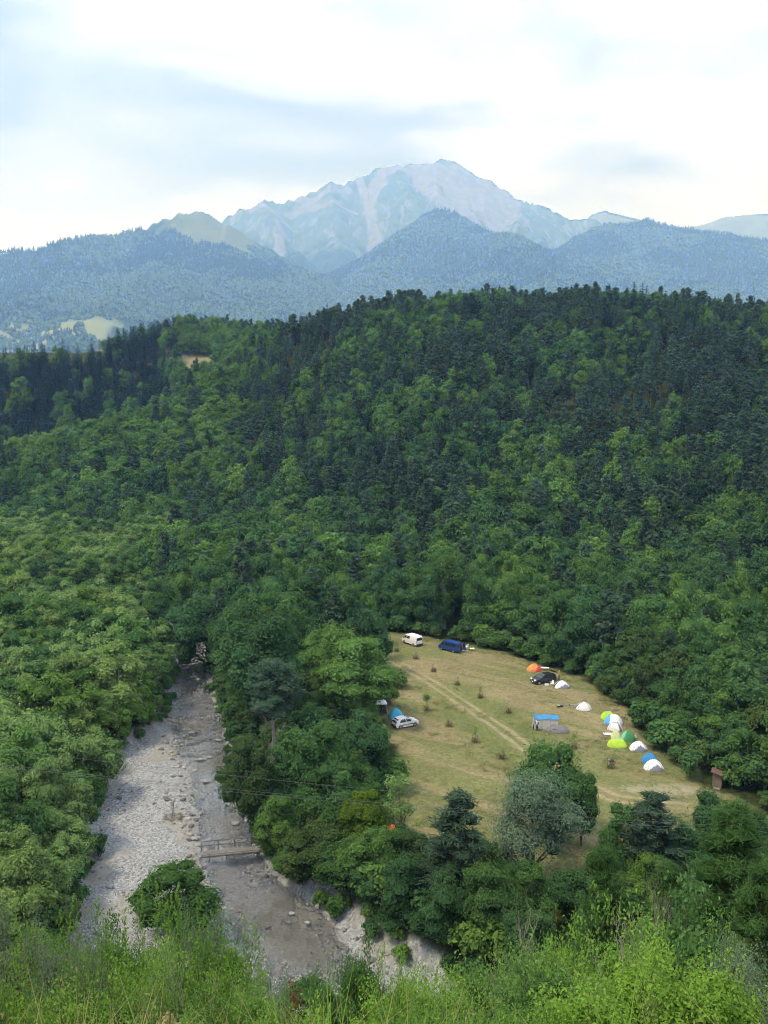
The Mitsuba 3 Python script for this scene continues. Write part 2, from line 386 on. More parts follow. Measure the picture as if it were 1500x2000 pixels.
def peak_tone(p, n, uv):
    a, b = hay(p, 1.4), fbm(p.x / 57, p.y / 57, p.z / 150)
    run = fbm(p.x / 66 + 3 * (a - 0.5), p.y / 260, p.z / 660)
    rock = mix((0.16, 0.152, 0.15), (0.31, 0.292, 0.285), 0.6 * b + 0.4 * run)
    grass = mix((0.07, 0.11, 0.05), (0.13, 0.165, 0.075), a) * (0.75 + 0.5 * b)
    wood = mix((0.025, 0.045, 0.025), (0.055, 0.08, 0.035), b)
    bare = mi.Float(0)
    for line, wid in SCREE:
        d = seg_dist(p, line)
        bare = dr.maximum(bare, smoothstep(1.25, 0.65, d / (wid * MS) + 1.6 * (a - 0.5) + 1.1 * (run - 0.5)))
    bare = dr.maximum(bare, smoothstep(0.58, 0.68, run + 0.5 * (a - 0.5)) * 0.55 * smoothstep(1500, 1950, p.z))
    c = mix(grass, rock, bare)
    return mix(c, wood, smoothstep(1880, 1500, p.z + 730 * (a - 0.5) + 200 * (b - 0.5)) * (1 - 0.85 * bare))


scene['mat_mountain_peak'] = {'type': 'diffuse', 'reflectance': mikit.proc(peak_tone)}


def mountain_woods(n=82000):
    """The trees of the mountains that stand out as points of light and dark: small cones and domes, far too many to count."""
    r = np.random.default_rng(77)
    y = np.sqrt(r.uniform((1350 * MS) ** 2, (3700 * MS) ** 2, n * 2))
    x = r.uniform(-0.56, 0.56, n * 2) * y
    h, own = mountain_height(x, y)
    e = 14.0 * MS
    toward = (mountain_height(x, y - e)[0] - h) < 6 * MS             # leave out the slopes that fall away behind the crest
    g = np.hypot(x - GRASSY[0], (y - GRASSY[1]) / 1.3) / MS + 160 * (meshkit.fbm(np.stack([x / 70 / MS, y / 70 / MS, 0 * x + 8], -1), 3) - 0.5)
    field = (meshkit.noise(np.stack([x / 120 / MS, y / 90 / MS, 0 * x + 5], -1)) > 0.56) & (h < 430)
    grove = meshkit.fbm(np.stack([x / 210, y / 330, h / 160], -1) / MS, 4, 15)
    keep = (own < 3) & toward & (g > 190) & ~field & (h > 10)
    x, y, h, grove = x[keep][:n], y[keep][:n], h[keep][:n], grove[keep][:n]
    k = len(x)
    broad = r.uniform(size=k) < np.clip((grove - 0.50) * 9 + 0.22, 0.03, 0.85)
    v, f, uv, at_ = [], [], [], 0
    for kind in (0, 1):
        m = broad == bool(kind)
        c = np.stack([x[m], y[m], h[m]], -1)
        q = len(c)
        if kind == 0:
            rings, S = [(0.0, 1.0), (0.45, 0.55), (1.0, 0.02)], 5
            H, W = r.uniform(18, 36, q), r.uniform(5.0, 8.5, q)
        else:
            rings, S = [(0.0, 0.7), (0.45, 1.05), (0.85, 0.62), (1.0, 0.05)], 6
            H, W = r.uniform(13, 24, q), r.uniform(7.0, 13.0, q)
        g = np.arange(S) * 2 * np.pi / S
        P = []
        for z, w in rings:
            ww = W[:, None] * w * r.uniform(0.75, 1.25, (q, S))
            P.append(np.stack([c[:, :1] + ww * np.cos(g + z), c[:, 1:2] + ww * np.sin(g + z), np.broadcast_to((c[:, 2] - 2 + (H + 2) * z)[:, None], (q, S)) + r.normal(size=(q, S)) * 0.5 * (z > 0)], -1))
        P = np.stack(P, 1)
        nr = len(rings)
        base = []
        for a in range(nr - 1):
            for s in range(S):
                i0, i1, j0, j1 = a * S + s, a * S + (s + 1) % S, (a + 1) * S + s, (a + 1) * S + (s + 1) % S
                base += [[i0, i1, j1], [i0, j1, j0]]
        base = np.array(base)
        f.append((base[None] + (np.arange(q) * nr * S)[:, None, None] + at_).reshape(-1, 3))
        v.append(P.reshape(-1, 3))
        uv.append(np.repeat(np.stack([r.uniform(size=q), np.full(q, float(kind))], -1), nr * S, 0))
        at_ += q * nr * S
    scene['mountain_forest'] = mikit.ply((np.vstack(v), np.vstack(f)), 'mat_mountain_tree', smooth=False, uv=np.vstack(uv))
    tag('mountain_forest', 'far conifers and pale broadleaf groves covering the mountains', 'forest', kind='stuff')


scene['mat_mountain_tree'] = {'type': 'diffuse', 'reflectance': mikit.proc(lambda p, n, uv: mix(mix((0.034, 0.056, 0.036), (0.046, 0.070, 0.042), uv.x), mix((0.070, 0.110, 0.044), (0.105, 0.150, 0.062), uv.x), uv.y))}
mountain_woods()

# ---------------------------------------------------------------- plants: each form is modelled once, trunk and crown, then planted many times
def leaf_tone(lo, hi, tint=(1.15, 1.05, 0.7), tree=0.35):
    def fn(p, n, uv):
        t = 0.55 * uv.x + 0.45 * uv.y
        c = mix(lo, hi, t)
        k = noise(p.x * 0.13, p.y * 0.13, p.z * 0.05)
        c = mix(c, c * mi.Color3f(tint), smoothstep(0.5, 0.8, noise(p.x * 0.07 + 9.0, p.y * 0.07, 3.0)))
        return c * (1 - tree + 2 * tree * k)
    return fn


LEAVES = {  # dark and light leaf colours
    'pine': ((0.044, 0.084, 0.054), (0.128, 0.204, 0.12), (1.0, 0.98, 0.98)), 'fir': ((0.01, 0.028, 0.026), (0.036, 0.07, 0.054), (1, 1, 1)),
    'green': ((0.048, 0.114, 0.038), (0.142, 0.272, 0.084), (1.1, 1.02, 0.88)), 'light': ((0.078, 0.162, 0.042), (0.205, 0.36, 0.096), (1.12, 1.03, 0.88)),
    'dark': ((0.04, 0.1, 0.044), (0.114, 0.224, 0.082), (1.1, 1.03, 0.92)), 'yellow': ((0.07, 0.125, 0.016), (0.19, 0.29, 0.04), (1.1, 1, 0.8)),
    'willow': ((0.125, 0.208, 0.068), (0.31, 0.462, 0.16), (1.08, 1.02, 0.9)), 'olive': ((0.05, 0.094, 0.034), (0.132, 0.215, 0.072), (1.1, 1, 0.9)),
    'silver': ((0.085, 0.16, 0.09), (0.3, 0.395, 0.265), (1, 1, 1)), 'bright': ((0.082, 0.185, 0.032), (0.230, 0.420, 0.082), (1.15, 1.02, 0.85)),
    'shrub': ((0.062, 0.14, 0.032), (0.18, 0.34, 0.085), (1.1, 1, 0.88)), 'grey': ((0.095, 0.15, 0.088), (0.23, 0.315, 0.19), (1.05, 1, 0.95)), 'youngpine': ((0.036, 0.085, 0.026), (0.105, 0.19, 0.058), (1.1, 1, 0.9)), 'rust': ((0.13, 0.05, 0.025), (0.26, 0.13, 0.06), (1, 1, 1)),
    'straw': ((0.20, 0.17, 0.075), (0.42, 0.37, 0.20), (1, 1.02, 0.9))}
for nm, (lo, hi, tint) in LEAVES.items():
    scene['mat_leaf_' + nm] = {'type': 'principledthin', 'base_color': mikit.proc(leaf_tone(lo, hi, tint)), 'roughness': 0.6, 'diff_trans': 0.9, 'eta': 1.35}
for nm, c0, c1 in (('bark', (0.075, 0.06, 0.045), (0.17, 0.145, 0.115)), ('pine_bark', (0.11, 0.065, 0.04), (0.24, 0.15, 0.095)), ('pale_bark', (0.30, 0.28, 0.25), (0.52, 0.50, 0.46)), ('dead_wood', (0.17, 0.145, 0.12), (0.36, 0.32, 0.28))):
    scene['mat_' + nm] = {'type': 'diffuse', 'reflectance': mikit.proc((lambda a, b: lambda p, n, uv: mix(a, b, noise(p.x * 9, p.y * 9, p.z * 2.5)))(c0, c1))}


def unit(v):
    return v / (np.linalg.norm(v, axis=-1, keepdims=True) + 1e-12)


def ball(r, n):
    return unit(r.normal(size=(n, 3)))


class Mesh:
    def __init__(self):
        self.v, self.f, self.uv, self.n = [], [], [], 0

    def add(self, v, f, uv):
        self.v.append(v); self.f.append(f + self.n); self.uv.append(uv); self.n += len(v)

    def ply(self, mat, smooth=False):
        v, f, uv = np.vstack(self.v), np.vstack(self.f), np.vstack(self.uv)
        return mikit.ply((v, f), mat, smooth=smooth, uv=uv)


def kites(mesh, r, c, n, size, aspect, axis=None, lobe=0.5, fold=0.18, tone=None):
    k = len(c)
    if k == 0:
        return
    t = ball(r, k) if axis is None else axis
    t = unit(t - n * (t * n).sum(1, keepdims=True))
    b = np.cross(n, t)
    L = size * r.uniform(0.65, 1.35, (k, 1))
    W = L * aspect
    v = np.stack([c - t * L / 2, c + b * W / 2 + n * W * fold - t * L * 0.08, c + t * L / 2, c - b * W / 2 + n * W * fold - t * L * 0.08], 1).reshape(-1, 3)
    i = np.arange(k) * 4
    f = np.stack([np.stack([i, i + 1, i + 2], 1), np.stack([i, i + 2, i + 3], 1)], 1).reshape(-1, 3)
    tone = r.uniform(0, 1, k) if tone is None else tone
    uv = np.repeat(np.stack([tone, np.broadcast_to(lobe, k)], 1), 4, 0)
    mesh.add(v, f, uv)


ICO = trimesh.creation.icosahedron()


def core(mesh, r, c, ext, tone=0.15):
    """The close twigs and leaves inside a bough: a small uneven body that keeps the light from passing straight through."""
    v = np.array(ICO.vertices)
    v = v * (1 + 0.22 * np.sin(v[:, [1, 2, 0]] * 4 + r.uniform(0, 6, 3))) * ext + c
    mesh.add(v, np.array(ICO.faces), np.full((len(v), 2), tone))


def tube(mesh, pts, rad, sides=5):
    p = np.asarray(pts, float)
    t = unit(np.gradient(p, axis=0))
    a = unit(np.cross(t, np.where(np.abs(t[:, 2:]) < 0.9, [0, 0, 1.0], [1.0, 0, 0])))
    b = np.cross(t, a)
    g = np.arange(sides) * 2 * np.pi / sides
    v = p[:, None] + np.broadcast_to(rad, len(p))[:, None, None] * (np.cos(g)[None, :, None] * a[:, None] + np.sin(g)[None, :, None] * b[:, None])
    i, j = np.meshgrid(np.arange(len(p) - 1), np.arange(sides), indexing='ij')
    q = np.stack([i * sides + j, i * sides + (j + 1) % sides, (i + 1) * sides + (j + 1) % sides, (i + 1) * sides + j], -1).reshape(-1, 4)
    f = np.vstack([q[:, [0, 1, 2]], q[:, [0, 2, 3]]])
    mesh.add(v.reshape(-1, 3), f, np.full((len(p) * sides, 2), 0.5))


def bent(r, a, b, k=4, wob=0.08):
    t = np.linspace(0, 1, k)[:, None]
    p = a + (b - a) * t
    return p + r.normal(size=(k, 3)) * np.linalg.norm(b - a) * wob * np.sin(np.pi * t)


def limbs(mesh, r, a, d, length, rad, depth, twist=0.55, ends=None, sides=4):
    """A limb that forks: used for bare trees and for the stems of shrubs."""
    b = a + d * length
    pts = bent(r, a, b, 4, 0.09)
    tube(mesh, pts, np.linspace(rad, rad * 0.6, 4), sides)
    if ends is not None:
        ends.append((pts[2], b, depth))
    if depth > 0:
        for k in range(r.integers(2, 4)):
            s = r.uniform(0.55, 1.0)
            nd = unit(d + ball(r, 1)[0] * twist + np.array([0, 0, 0.12]))
            limbs(mesh, r, a + (b - a) * s, nd, length * r.uniform(0.55, 0.8), rad * 0.55, depth - 1, twist, ends, sides)


def broadleaf(seed, h, w, lobes, leaves, size, bottom=0.12, upright=0.0, tight=1.0, aspect=0.62, solid=0.86):
    """Trunk with limbs; the crown is leaves spread over many uneven boughs, with gaps between them."""
    r = np.random.default_rng(seed)
    wood, crown = Mesh(), Mesh()
    c0, ext = np.array([0, 0, h * (bottom + (1 - bottom) * 0.48)]), np.array([w / 2, w / 2, h * (1 - bottom) * 0.5])
    d = ball(r, lobes * 3)
    d = d[d[:, 2] > -0.75][:lobes]
    cent = c0 + d * ext * r.uniform(0.45, 0.86, (len(d), 1)) * (1 - upright * 0.4 * np.abs(d[:, 2:]) * 0)
    cent[:, :2] *= (1 - upright * np.clip((cent[:, 2:] - c0[2]) / ext[2], 0, 1) ** 1.5 * 0.55)
    rad = w * r.uniform(0.13, 0.235, len(cent)) * (1 - 0.18 * (cent[:, 2] > c0[2] + 0.5 * ext[2]))
    lean = r.normal(size=2) * 0.03 * h
    top = np.array([lean[0], lean[1], h * 0.72])
    trunk = bent(r, np.array([0, 0, -0.6]), top, 6, 0.02)
    tube(wood, trunk, np.linspace(h * 0.022 + 0.04, h * 0.006, 6), 6)
    for c in cent[np.argsort(cent[:, 2])][: max(5, lobes // 2)]:
        z = np.clip(c[2] - 0.22 * h, 0.12 * h, 0.68 * h)
        a = np.array([np.interp(z, trunk[:, 2], trunk[:, 0]), np.interp(z, trunk[:, 2], trunk[:, 1]), z])
        tube(wood, bent(r, a, c, 4, 0.07), np.linspace(h * 0.009 + 0.015, 0.02, 4), 4)
    share = rad ** 2 / (rad ** 2).sum()
    for c, q, s in zip(cent, rad, share):
        k = int(leaves * s * 0.92)
        if solid:
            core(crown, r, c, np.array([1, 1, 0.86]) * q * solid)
        dd = ball(r, k)
        dd[:, 2] = np.where((dd[:, 2] < -0.3) & (r.uniform(size=k) < 0.7), -dd[:, 2], dd[:, 2])
        lump = 1 + 0.28 * np.sin(dd[:, 0] * 5 + c[0] * 3) * np.sin(dd[:, 1] * 5 + c[1] * 3) + 0.2 * np.sin(dd[:, 2] * 7 + c[2])
        pos = c + dd * q * (lump * r.uniform(0.78, 1.06, k) ** (1 / tight))[:, None] * [1, 1, 0.86]
        nrm = unit(dd * 0.95 + np.array([0, 0, 0.40]) + ball(r, k) * 0.34)
        kites(crown, r, pos, nrm, size, aspect, lobe=r.uniform())
    k = int(leaves * 0.08)
    dd = ball(r, k)
    kites(crown, r, c0 + dd * ext * r.uniform(0.2, 1.03, (k, 1)), unit(dd + ball(r, k) * 0.8), size, aspect, lobe=0.3)
    return wood, crown


def pine(seed, h, w, tufts, per, size, crown_from=0.3, round_top=0.5, droop=0.0, aspect=0.36):
    """A pine: bare lower trunk, whorled limbs that carry flat uneven pads of needle tufts."""
    r = np.random.default_rng(seed)
    wood, crown = Mesh(), Mesh()
    lean = r.normal(size=2) * 0.02 * h
    trunk = bent(r, np.array([0, 0, -0.6]), np.array([lean[0], lean[1], h * 0.97]), 7, 0.012)
    tube(wood, trunk, np.linspace(h * 0.017 + 0.05, 0.03, 7), 6)
    for i in range(tufts):
        u = (i + r.uniform(0, 1)) / tufts
        z = h * (crown_from + (1 - crown_from) * u)
        reach = w / 2 * ((1 - u) ** (0.75 - 0.3 * round_top) * 0.95 + 0.08) * r.uniform(0.45, 1.1)
        if u < 0.15:
            reach *= 0.75
        g = i * 2.4 + r.normal() * 0.4
        a = np.array([np.interp(z, trunk[:, 2], trunk[:, 0]), np.interp(z, trunk[:, 2], trunk[:, 1]), z])
        out = np.array([math.cos(g), math.sin(g), 0.22 + 0.3 * u - droop])
        tip = a + out * reach
        if reach > 0.35:
            tube(wood, bent(r, a, tip, 3, 0.06), np.linspace(0.028 + h * 0.0025, 0.015, 3), 3)
        k = max(6, int(per * r.uniform(0.6, 1.4)))
        q = np.array([0.29, 0.29, 0.21]) * w * r.uniform(0.42, 0.72) * (1 - 0.35 * u)
        s = r.uniform(0.35, 1.05, (k, 1))
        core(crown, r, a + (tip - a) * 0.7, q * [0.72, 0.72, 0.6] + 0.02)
        dd = ball(r, k)
        dd[:, 2] = np.abs(dd[:, 2]) * np.where(r.uniform(size=k) < 0.75, 1, -0.6)
        pos = a + (tip - a) * s + dd * q * r.uniform(0.5, 1.05, (k, 1))
        ax = unit(dd * [1, 1, 0.5] + out * 0.5 + np.array([0, 0, 0.45]) + ball(r, k) * 0.35)
        kites(crown, r, pos, unit(np.array([0, 0, 0.7]) + dd * 0.5 + ball(r, k) * 0.6), size, aspect, axis=ax, lobe=r.uniform(), fold=0.25)
    return wood, crown


def fir(seed, h, w, whorls, per, size, base=0.06):
    """A fir or spruce: a spire of drooping whorled branches, each a fan of needle sprays."""
    r = np.random.default_rng(seed)
    wood, crown = Mesh(), Mesh()
    tube(wood, np.array([[0, 0, -0.6], [0, 0, h * 0.5], [0, 0, h * 0.99]]), [h * 0.014 + 0.05, h * 0.009, 0.02], 6)
    for i in range(whorls):
        u = i / (whorls - 1)
        z = h * (base + (1 - base) * u) * 0.985
        L = w / 2 * ((1 - u) ** 0.72 * 0.96 + 0.05)
        m = max(4, int(9 - 4 * u))
        for j in range(m):
            g = j * 2 * np.pi / m + i * 1.1 + r.normal() * 0.15
            o = np.array([math.cos(g), math.sin(g), 0])
            l = L * r.uniform(0.72, 1.12)
            k = max(2, int(per * (0.35 + 0.65 * (1 - u))))
            s = np.linspace(0.25, 1.0, k)[:, None] + r.normal(size=(k, 1)) * 0.04
            drop = -0.30 * (1 - u) - 0.02
            side = np.array([-o[1], o[0], 0]) * (r.uniform(-1, 1, (k, 1)) * l * 0.20 * (1.1 - s))
            pos = np.array([0, 0, z]) + o * l * s + side + np.array([0, 0, 1]) * (drop * l * s + 0.16 * l * s ** 3)
            ax = unit(o + side * 0.8 / (l * 0.2 + 1e-6) + np.array([0, 0, drop * 0.8]))
            kites(crown, r, pos, unit(np.array([0, 0, 1.0]) + o * 0.35 + ball(r, k) * 0.35), size * (0.5 + 0.6 * (1 - u)), 0.55, axis=ax, lobe=r.uniform(), fold=-0.15)
    return wood, crown


def shrub(seed, h, w, stems, leaves, size, spray=1.0, aspect=0.5, upright=0.4, depth=2, plume=0.0):
    """A bush: stems forking from the ground, the leaves set along the twigs and their ends."""
    r = np.random.default_rng(seed)
    wood, crown, ends = Mesh(), Mesh(), []
    for i in range(stems):
        g = r.uniform(0, 2 * np.pi)
        d = unit(np.array([math.cos(g), math.sin(g), 0]) * r.uniform(0.15, 0.95) * (1 - upright) * w / h * 1.6 + [0, 0, 1.0])
        limbs(wood, r, np.array([math.cos(g), math.sin(g), 0]) * r.uniform(0, 0.1) * w + [0, 0, -0.3], d, h * r.uniform(0.34, 0.5), 0.012 + h * 0.006, depth, 0.55, ends, 4)
    P = np.array([e[0] for e in ends]); Q = np.array([e[1] for e in ends]); dp = np.array([e[2] for e in ends])
    k = leaves
    i = r.choice(len(P), k, p=(lambda q: q / q.sum())(np.where(dp == 0, 1.0, 0.45)))
    s = r.uniform(-0.9, 1.25, (k, 1))
    axis = unit(Q[i] - P[i])
    off = ball(r, k) * (size * (0.6 + 2.6 * spray) * r.uniform(0.2, 1.0, (k, 1)))
    pos = P[i] + (Q[i] - P[i]) * s + off
    sc = h / max(1e-6, np.quantile(pos[:, 2], 0.995))
    pos = pos * [1, 1, sc]
    for m in wood.v:
        m *= [1, 1, sc]
    tone_of = r.uniform(0, 1, len(P))
    kites(crown, r, pos[pos[:, 2] > 0.02], unit(ball(r, k) * 0.7 + [0, 0, 0.6] + axis * 0.1)[pos[:, 2] > 0.02], size, aspect, axis=unit(axis * 0.8 + ball(r, k) * 0.9)[pos[:, 2] > 0.02], lobe=tone_of[i][pos[:, 2] > 0.02])
    return wood, crown


FORMS = {}


def form(kind, made, leaf, bark, h, w, tall=None):
    key = f'form_{kind}_{len(FORMS.get(kind, []))}'
    wood, crown = made
    scene[key] = {'type': 'shapegroup', 'trunk': wood.ply('mat_' + bark), 'crown': crown.ply('mat_leaf_' + leaf)}
    FORMS.setdefault(kind, []).append((key, h, w))


for k in range(4):
    form('pine_far', pine(100 + k, 13, 5.6, 30, 18, 0.95, 0.3 + 0.05 * k, 0.3 + 0.2 * k), 'pine', 'pine_bark', 13, 5.6)
for k in range(3):
    form('fir_far', fir(120 + k, 15, 6.4, 22, 5, 1.5), 'fir', 'bark', 15, 6.4)
for k, lf in enumerate(('green', 'dark', 'light', 'green', 'dark', 'light')):
    form('broadleaf_far', broadleaf(140 + k, 11, 7, 16 + k, 1350, 0.64, 0.04, 0, 1.5), lf, 'bark', 11, 7)
for k in range(3):
    form('pine_near', pine(200 + k, 12, 5.5, 50, 120, 0.42, 0.2, 0.3 + 0.25 * k, 0, 0.2), 'pine', 'pine_bark', 12, 5.5)
for lf, n in (('green', 3), ('dark', 3), ('light', 2), ('yellow', 1), ('olive', 2)):
    for k in range(n):
        form('near_' + lf, broadleaf(220 + 17 * k + len(lf) * 100, 12, 8, 26 + 5 * k, 9000, 0.28, 0.0, 0, 1.2), lf, 'bark', 12, 8)
for lf in ('green', 'dark', 'light', 'olive'):
    form('bush_' + lf, broadleaf(380 + len(lf), 3, 3.2, 11, 800, 0.38, 0.0, 0, 1.0), lf, 'bark', 3, 3.2)
for lf, n in (('green', 2), ('dark', 2), ('light', 2), ('olive', 1)):
    for k in range(n):
        form('mid_' + lf, broadleaf(620 + 17 * k + len(lf) * 100, 12, 8, 24 + 4 * k, 3900, 0.40, 0.0, 0, 1.3), lf, 'bark', 12, 8)
for k, lf in enumerate(('willow', 'willow', 'light', 'willow', 'green')):
    form('willow_far', broadleaf(350 + k, 8, 5.5, 16, 2200, 0.40, 0.0, 0.5, 1.0, 0.4), lf, 'bark', 8, 5.5)
for k in range(4):
    form('willow', broadleaf(300 + k, 8, 5.5, 18, 3600, 0.32, 0.0, 0.45, 1.0, 0.42), 'willow', 'bark', 8, 5.5)
form('willow_light', broadleaf(310, 8, 5.5, 18, 3600, 0.30, 0.0, 0.3, 1.0, 0.5), 'light', 'bark', 8, 5.5)
form('willow_green', broadleaf(311, 8, 5.5, 18, 3600, 0.30, 0.0, 0.3, 1.0, 0.5), 'green', 'bark', 8, 5.5)
form('silver', broadleaf(323, 12, 9, 27, 15000, 0.28, 0.03, 0.6, 0.8, 0.34, 0.5), 'silver', 'bark', 12, 9)
form('young_pine', pine(330, 8, 4.5, 56, 330, 0.26, 0.1, 0.4, -0.25, 0.10), 'youngpine', 'pine_bark', 8, 4.5)
form('young_pine', pine(331, 8, 4.5, 56, 330, 0.26, 0.1, 0.6, -0.25, 0.10), 'youngpine', 'pine_bark', 8, 4.5)
form('slender', broadleaf(340, 9, 3.6, 18, 2600, 0.26, 0.2, 0.6, 0.8, 0.5, 0), 'willow', 'bark', 9, 3.6)


form('birch', broadleaf(341, 12, 5, 20, 3600, 0.26, 0.22, 0.5, 0.8, 0.5, 0.3), 'green', 'pale_bark', 12, 5)


def brown_pine():                              # green only at the top and the tips, a tangle of bare brown branches inside
    wood, crown = pine(345, 12, 7.5, 44, 110, 0.40, 0.50, 0.75, 0, 0.2)
    r = np.random.default_rng(346)
    for i in range(46):
        z, g = r.uniform(2.0, 10.0), r.uniform(0, 6.28)
        limbs(wood, r, np.array([0, 0, z]), unit(np.array([math.cos(g), math.sin(g), r.uniform(-0.35, 0.5)])), r.uniform(0.9, 1.5), 0.035, 2, 0.6, None, 3)
    return wood, crown


form('brown_pine', brown_pine(), 'pine', 'dead_wood', 12, 7.5)


def plant_matrix(kind, idx, x, y, z, h, w, rot):
    key, h0, w0 = FORMS[kind][idx % len(FORMS[kind])]
    return key, T().translate([x, y, z]).rotate([0, 0, 1], rot).scale([w / w0, w / w0, h / h0])


PLACED = []                                   # (x, y, crown radius) of the trees planted by hand, so that the wood leaves them room


def plant(name, kind, u, v_top, w_px, v_base, label, cat='tree', idx=0, group=None, z0=0.0, y=None, sink=0.0):
    """One tree by hand: its foot stands on the land under (u, v_base), or at distance y, and its top reaches v_top."""
    if y is None:
        p = at(u, v_base, z0)
        for _ in range(3):
            p = at(u, v_base, land1(p[0], p[1]))
        y = p[1]
    x = far(u, v_base if v_base else v_top, y)[0]
    z = land1(x, y) - sink
    top = far(u, v_top, y)[2]
    depth = y * CP - (z + (top - z) * 0.6 - EYE[2]) * SP
    w = w_px * depth / FOC
    key, m = plant_matrix(kind, idx, x, y, z, max(top - z, 0.6), w, rng.uniform(0, 360))
    k = numbered(name)
    scene[k] = {'type': 'instance', 'to_world': m, 'group': {'type': 'ref', 'id': key}}
    tag(k, label, cat, group)
    PLACED.append((x, y, w / 2))
    return k


# trees that stand out in the picture, each with its own look
plant('broadleaf_tree', 'near_light', 698, 1235, 166, 1412, 'big round bright green tree at the meadow edge above the silver car', idx=0)
plant('broadleaf_tree', 'near_light', 638, 1188, 112, 1362, 'pale green tree behind the big round tree', idx=1)
plant('broadleaf_tree', 'near_dark', 505, 1182, 185, 1425, 'tall dark spreading tree overhanging the upper river bend', idx=0)
plant('broadleaf_tree', 'near_green', 545, 1146, 120, 1330, 'mid green tree behind the tall dark spreading tree', idx=0)
plant('broadleaf_tree', 'near_dark', 400, 1140, 135, 1312, 'dark green round tree beside the narrow upper river', idx=1)
plant('broadleaf_tree', 'near_light', 352, 1095, 62, 1235, 'slim pale flowering tree above the upper river trees', idx=1)
plant('broadleaf_tree', 'near_green', 312, 1120, 70, 1265, 'small green tree left of the slim pale flowering tree', idx=2)
plant('broadleaf_tree', 'near_green', 462, 1145, 110, 1325, 'green tree between the dark round tree and the tall dark tree', idx=1)
plant('pine_tree', 'brown_pine', 535, 1296, 140, 1490, 'pine with bare brown inner branches on the right river bank', idx=1)
plant('broadleaf_tree', 'near_green', 622, 1388, 160, 1605, 'large green tree with drooping boughs in front of the brown pine', idx=2)
plant('broadleaf_tree', 'near_dark', 708, 1376, 108, 1545, 'dark dense tree at the meadow edge below the silver car', idx=2)
plant('broadleaf_tree', 'near_olive', 490, 1432, 128, 1625, 'dull brownish green tree leaning over the river pool', idx=0)
plant('broadleaf_tree', 'near_green', 650, 1480, 130, 1640, 'shaded green tree between the large drooping tree and the yellow green tree', idx=0)
plant('broadleaf_tree', 'near_yellow', 712, 1527, 108, 1680, 'yellow green round tree near the power line')
plant('broadleaf_tree', 'near_light', 545, 1546, 92, 1700, 'light green tree beside the footbridge', idx=0)
plant('slender_tree', 'slender', 778, 1490, 62, 1668, 'slender open tree with thin stems at the meadow corner')
plant('broadleaf_tree', 'near_olive', 612, 1590, 128, 1745, 'olive green bushy tree right of the footbridge', idx=1)
plant('broadleaf_tree', 'near_light', 705, 1612, 112, 1765, 'soft light green tree below the yellow green tree', idx=1)
plant('bush', 'near_dark', 795, 1602, 84, 1700, 'dark bush below the slender open tree', idx=1, cat='bush')
plant('pine_tree', 'pine_near', 893, 1552, 165, 1790, 'blue green pine standing alone in front of the meadow', idx=0)
plant('willow_tree', 'silver', 1042, 1482, 190, 1735, 'silvery grey green willow in front of the meadow')
plant('broadleaf_tree', 'near_green', 1065, 1422, 150, 1640, 'ragged green tree right behind the silvery willow', idx=1)
plant('broadleaf_tree', 'near_green', 1135, 1500, 70, 1650, 'small green tree right of the silvery willow', idx=2)
plant('pine_tree', 'pine_near', 1255, 1552, 150, 1760, 'green pine at the lower meadow edge', idx=2)
plant('broadleaf_tree', 'near_dark', 1378, 1540, 120, 1745, 'dark grey green tree in front of the wooden hut', idx=0)
plant('broadleaf_tree', 'near_olive', 1462, 1568, 90, 1735, 'dull green tree at the lower right edge of the meadow', idx=0)
for i, (u, vt, w, vb, kd, lab) in enumerate([(560, 1655, 96, 1775, 'near_green', 'green bush overhanging the river just below the footbridge'), (645, 1640, 110, 1800, 'near_green', 'tall green bush second along the bank below the footbridge'),
        (700, 1700, 96, 1830, 'near_dark', 'dark leafy bush above the dry gravel bank'), (770, 1672, 104, 1860, 'near_dark', 'dark green tree leaning over the dry gravel bank'),
        (848, 1690, 108, 1895, 'near_dark', 'dark green tree at the end of the gravel bank'), (930, 1688, 112, 1880, 'near_green', 'green tree below the lone blue green pine'),
        (1010, 1690, 104, 1870, 'near_green', 'green tree below the silvery willow'), (1100, 1700, 100, 1830, 'near_dark', 'dark green tree right below the silvery willow'),
        (820, 1780, 100, 1905, 'near_dark', 'low dark bush at the foot of the bank trees'), (745, 1780, 80, 1865, 'near_dark', 'low dark bush beside the gravel')]):
    plant('bank_tree', kd, u + 24, vt - 14, w, vb - 34, lab, idx=i, z0=-1)
plant('river_bush', 'near_green', 345, 1682, 170, 1832, 'round green bush growing on the gravel before the footbridge', cat='bush', idx=0, z0=-2.7)
plant('broadleaf_tree', 'near_green', 1212, 1562, 96, 1748, 'green tree left of the green pine at the lower meadow edge', idx=0)
plant('broadleaf_tree', 'near_dark', 1315, 1572, 96, 1750, 'dark tree right of the green pine at the lower meadow edge', idx=2)
plant('broadleaf_tree', 'near_green', 1175, 1648, 84, 1775, 'small green tree in the gap right of the willow', idx=1)
plant('broadleaf_tree', 'near_light', 1265, 1660, 90, 1790, 'light green tree below the green pine', idx=0)
plant('bush', 'near_green', 945, 1640, 80, 1740, 'green bush between the blue green pine and the willow', idx=2, cat='bush')
plant('birch_tree', 'birch', 868, 1050, 80, 1228, 'tall birch with a white trunk at the forest edge behind the vans')


# the woods: one plant per cell of a jittered grid, kinds by place
def scatter(x0, x1, y0, y1, step, seed):
    r = np.random.default_rng(seed)
    X, Y = np.meshgrid(np.arange(x0, x1, step), np.arange(y0, y1, step))
    X, Y = X + r.uniform(-0.45, 0.45, X.shape) * step, Y + r.uniform(-0.45, 0.45, X.shape) * step
    return X.ravel(), Y.ravel(), r


WOOD = []


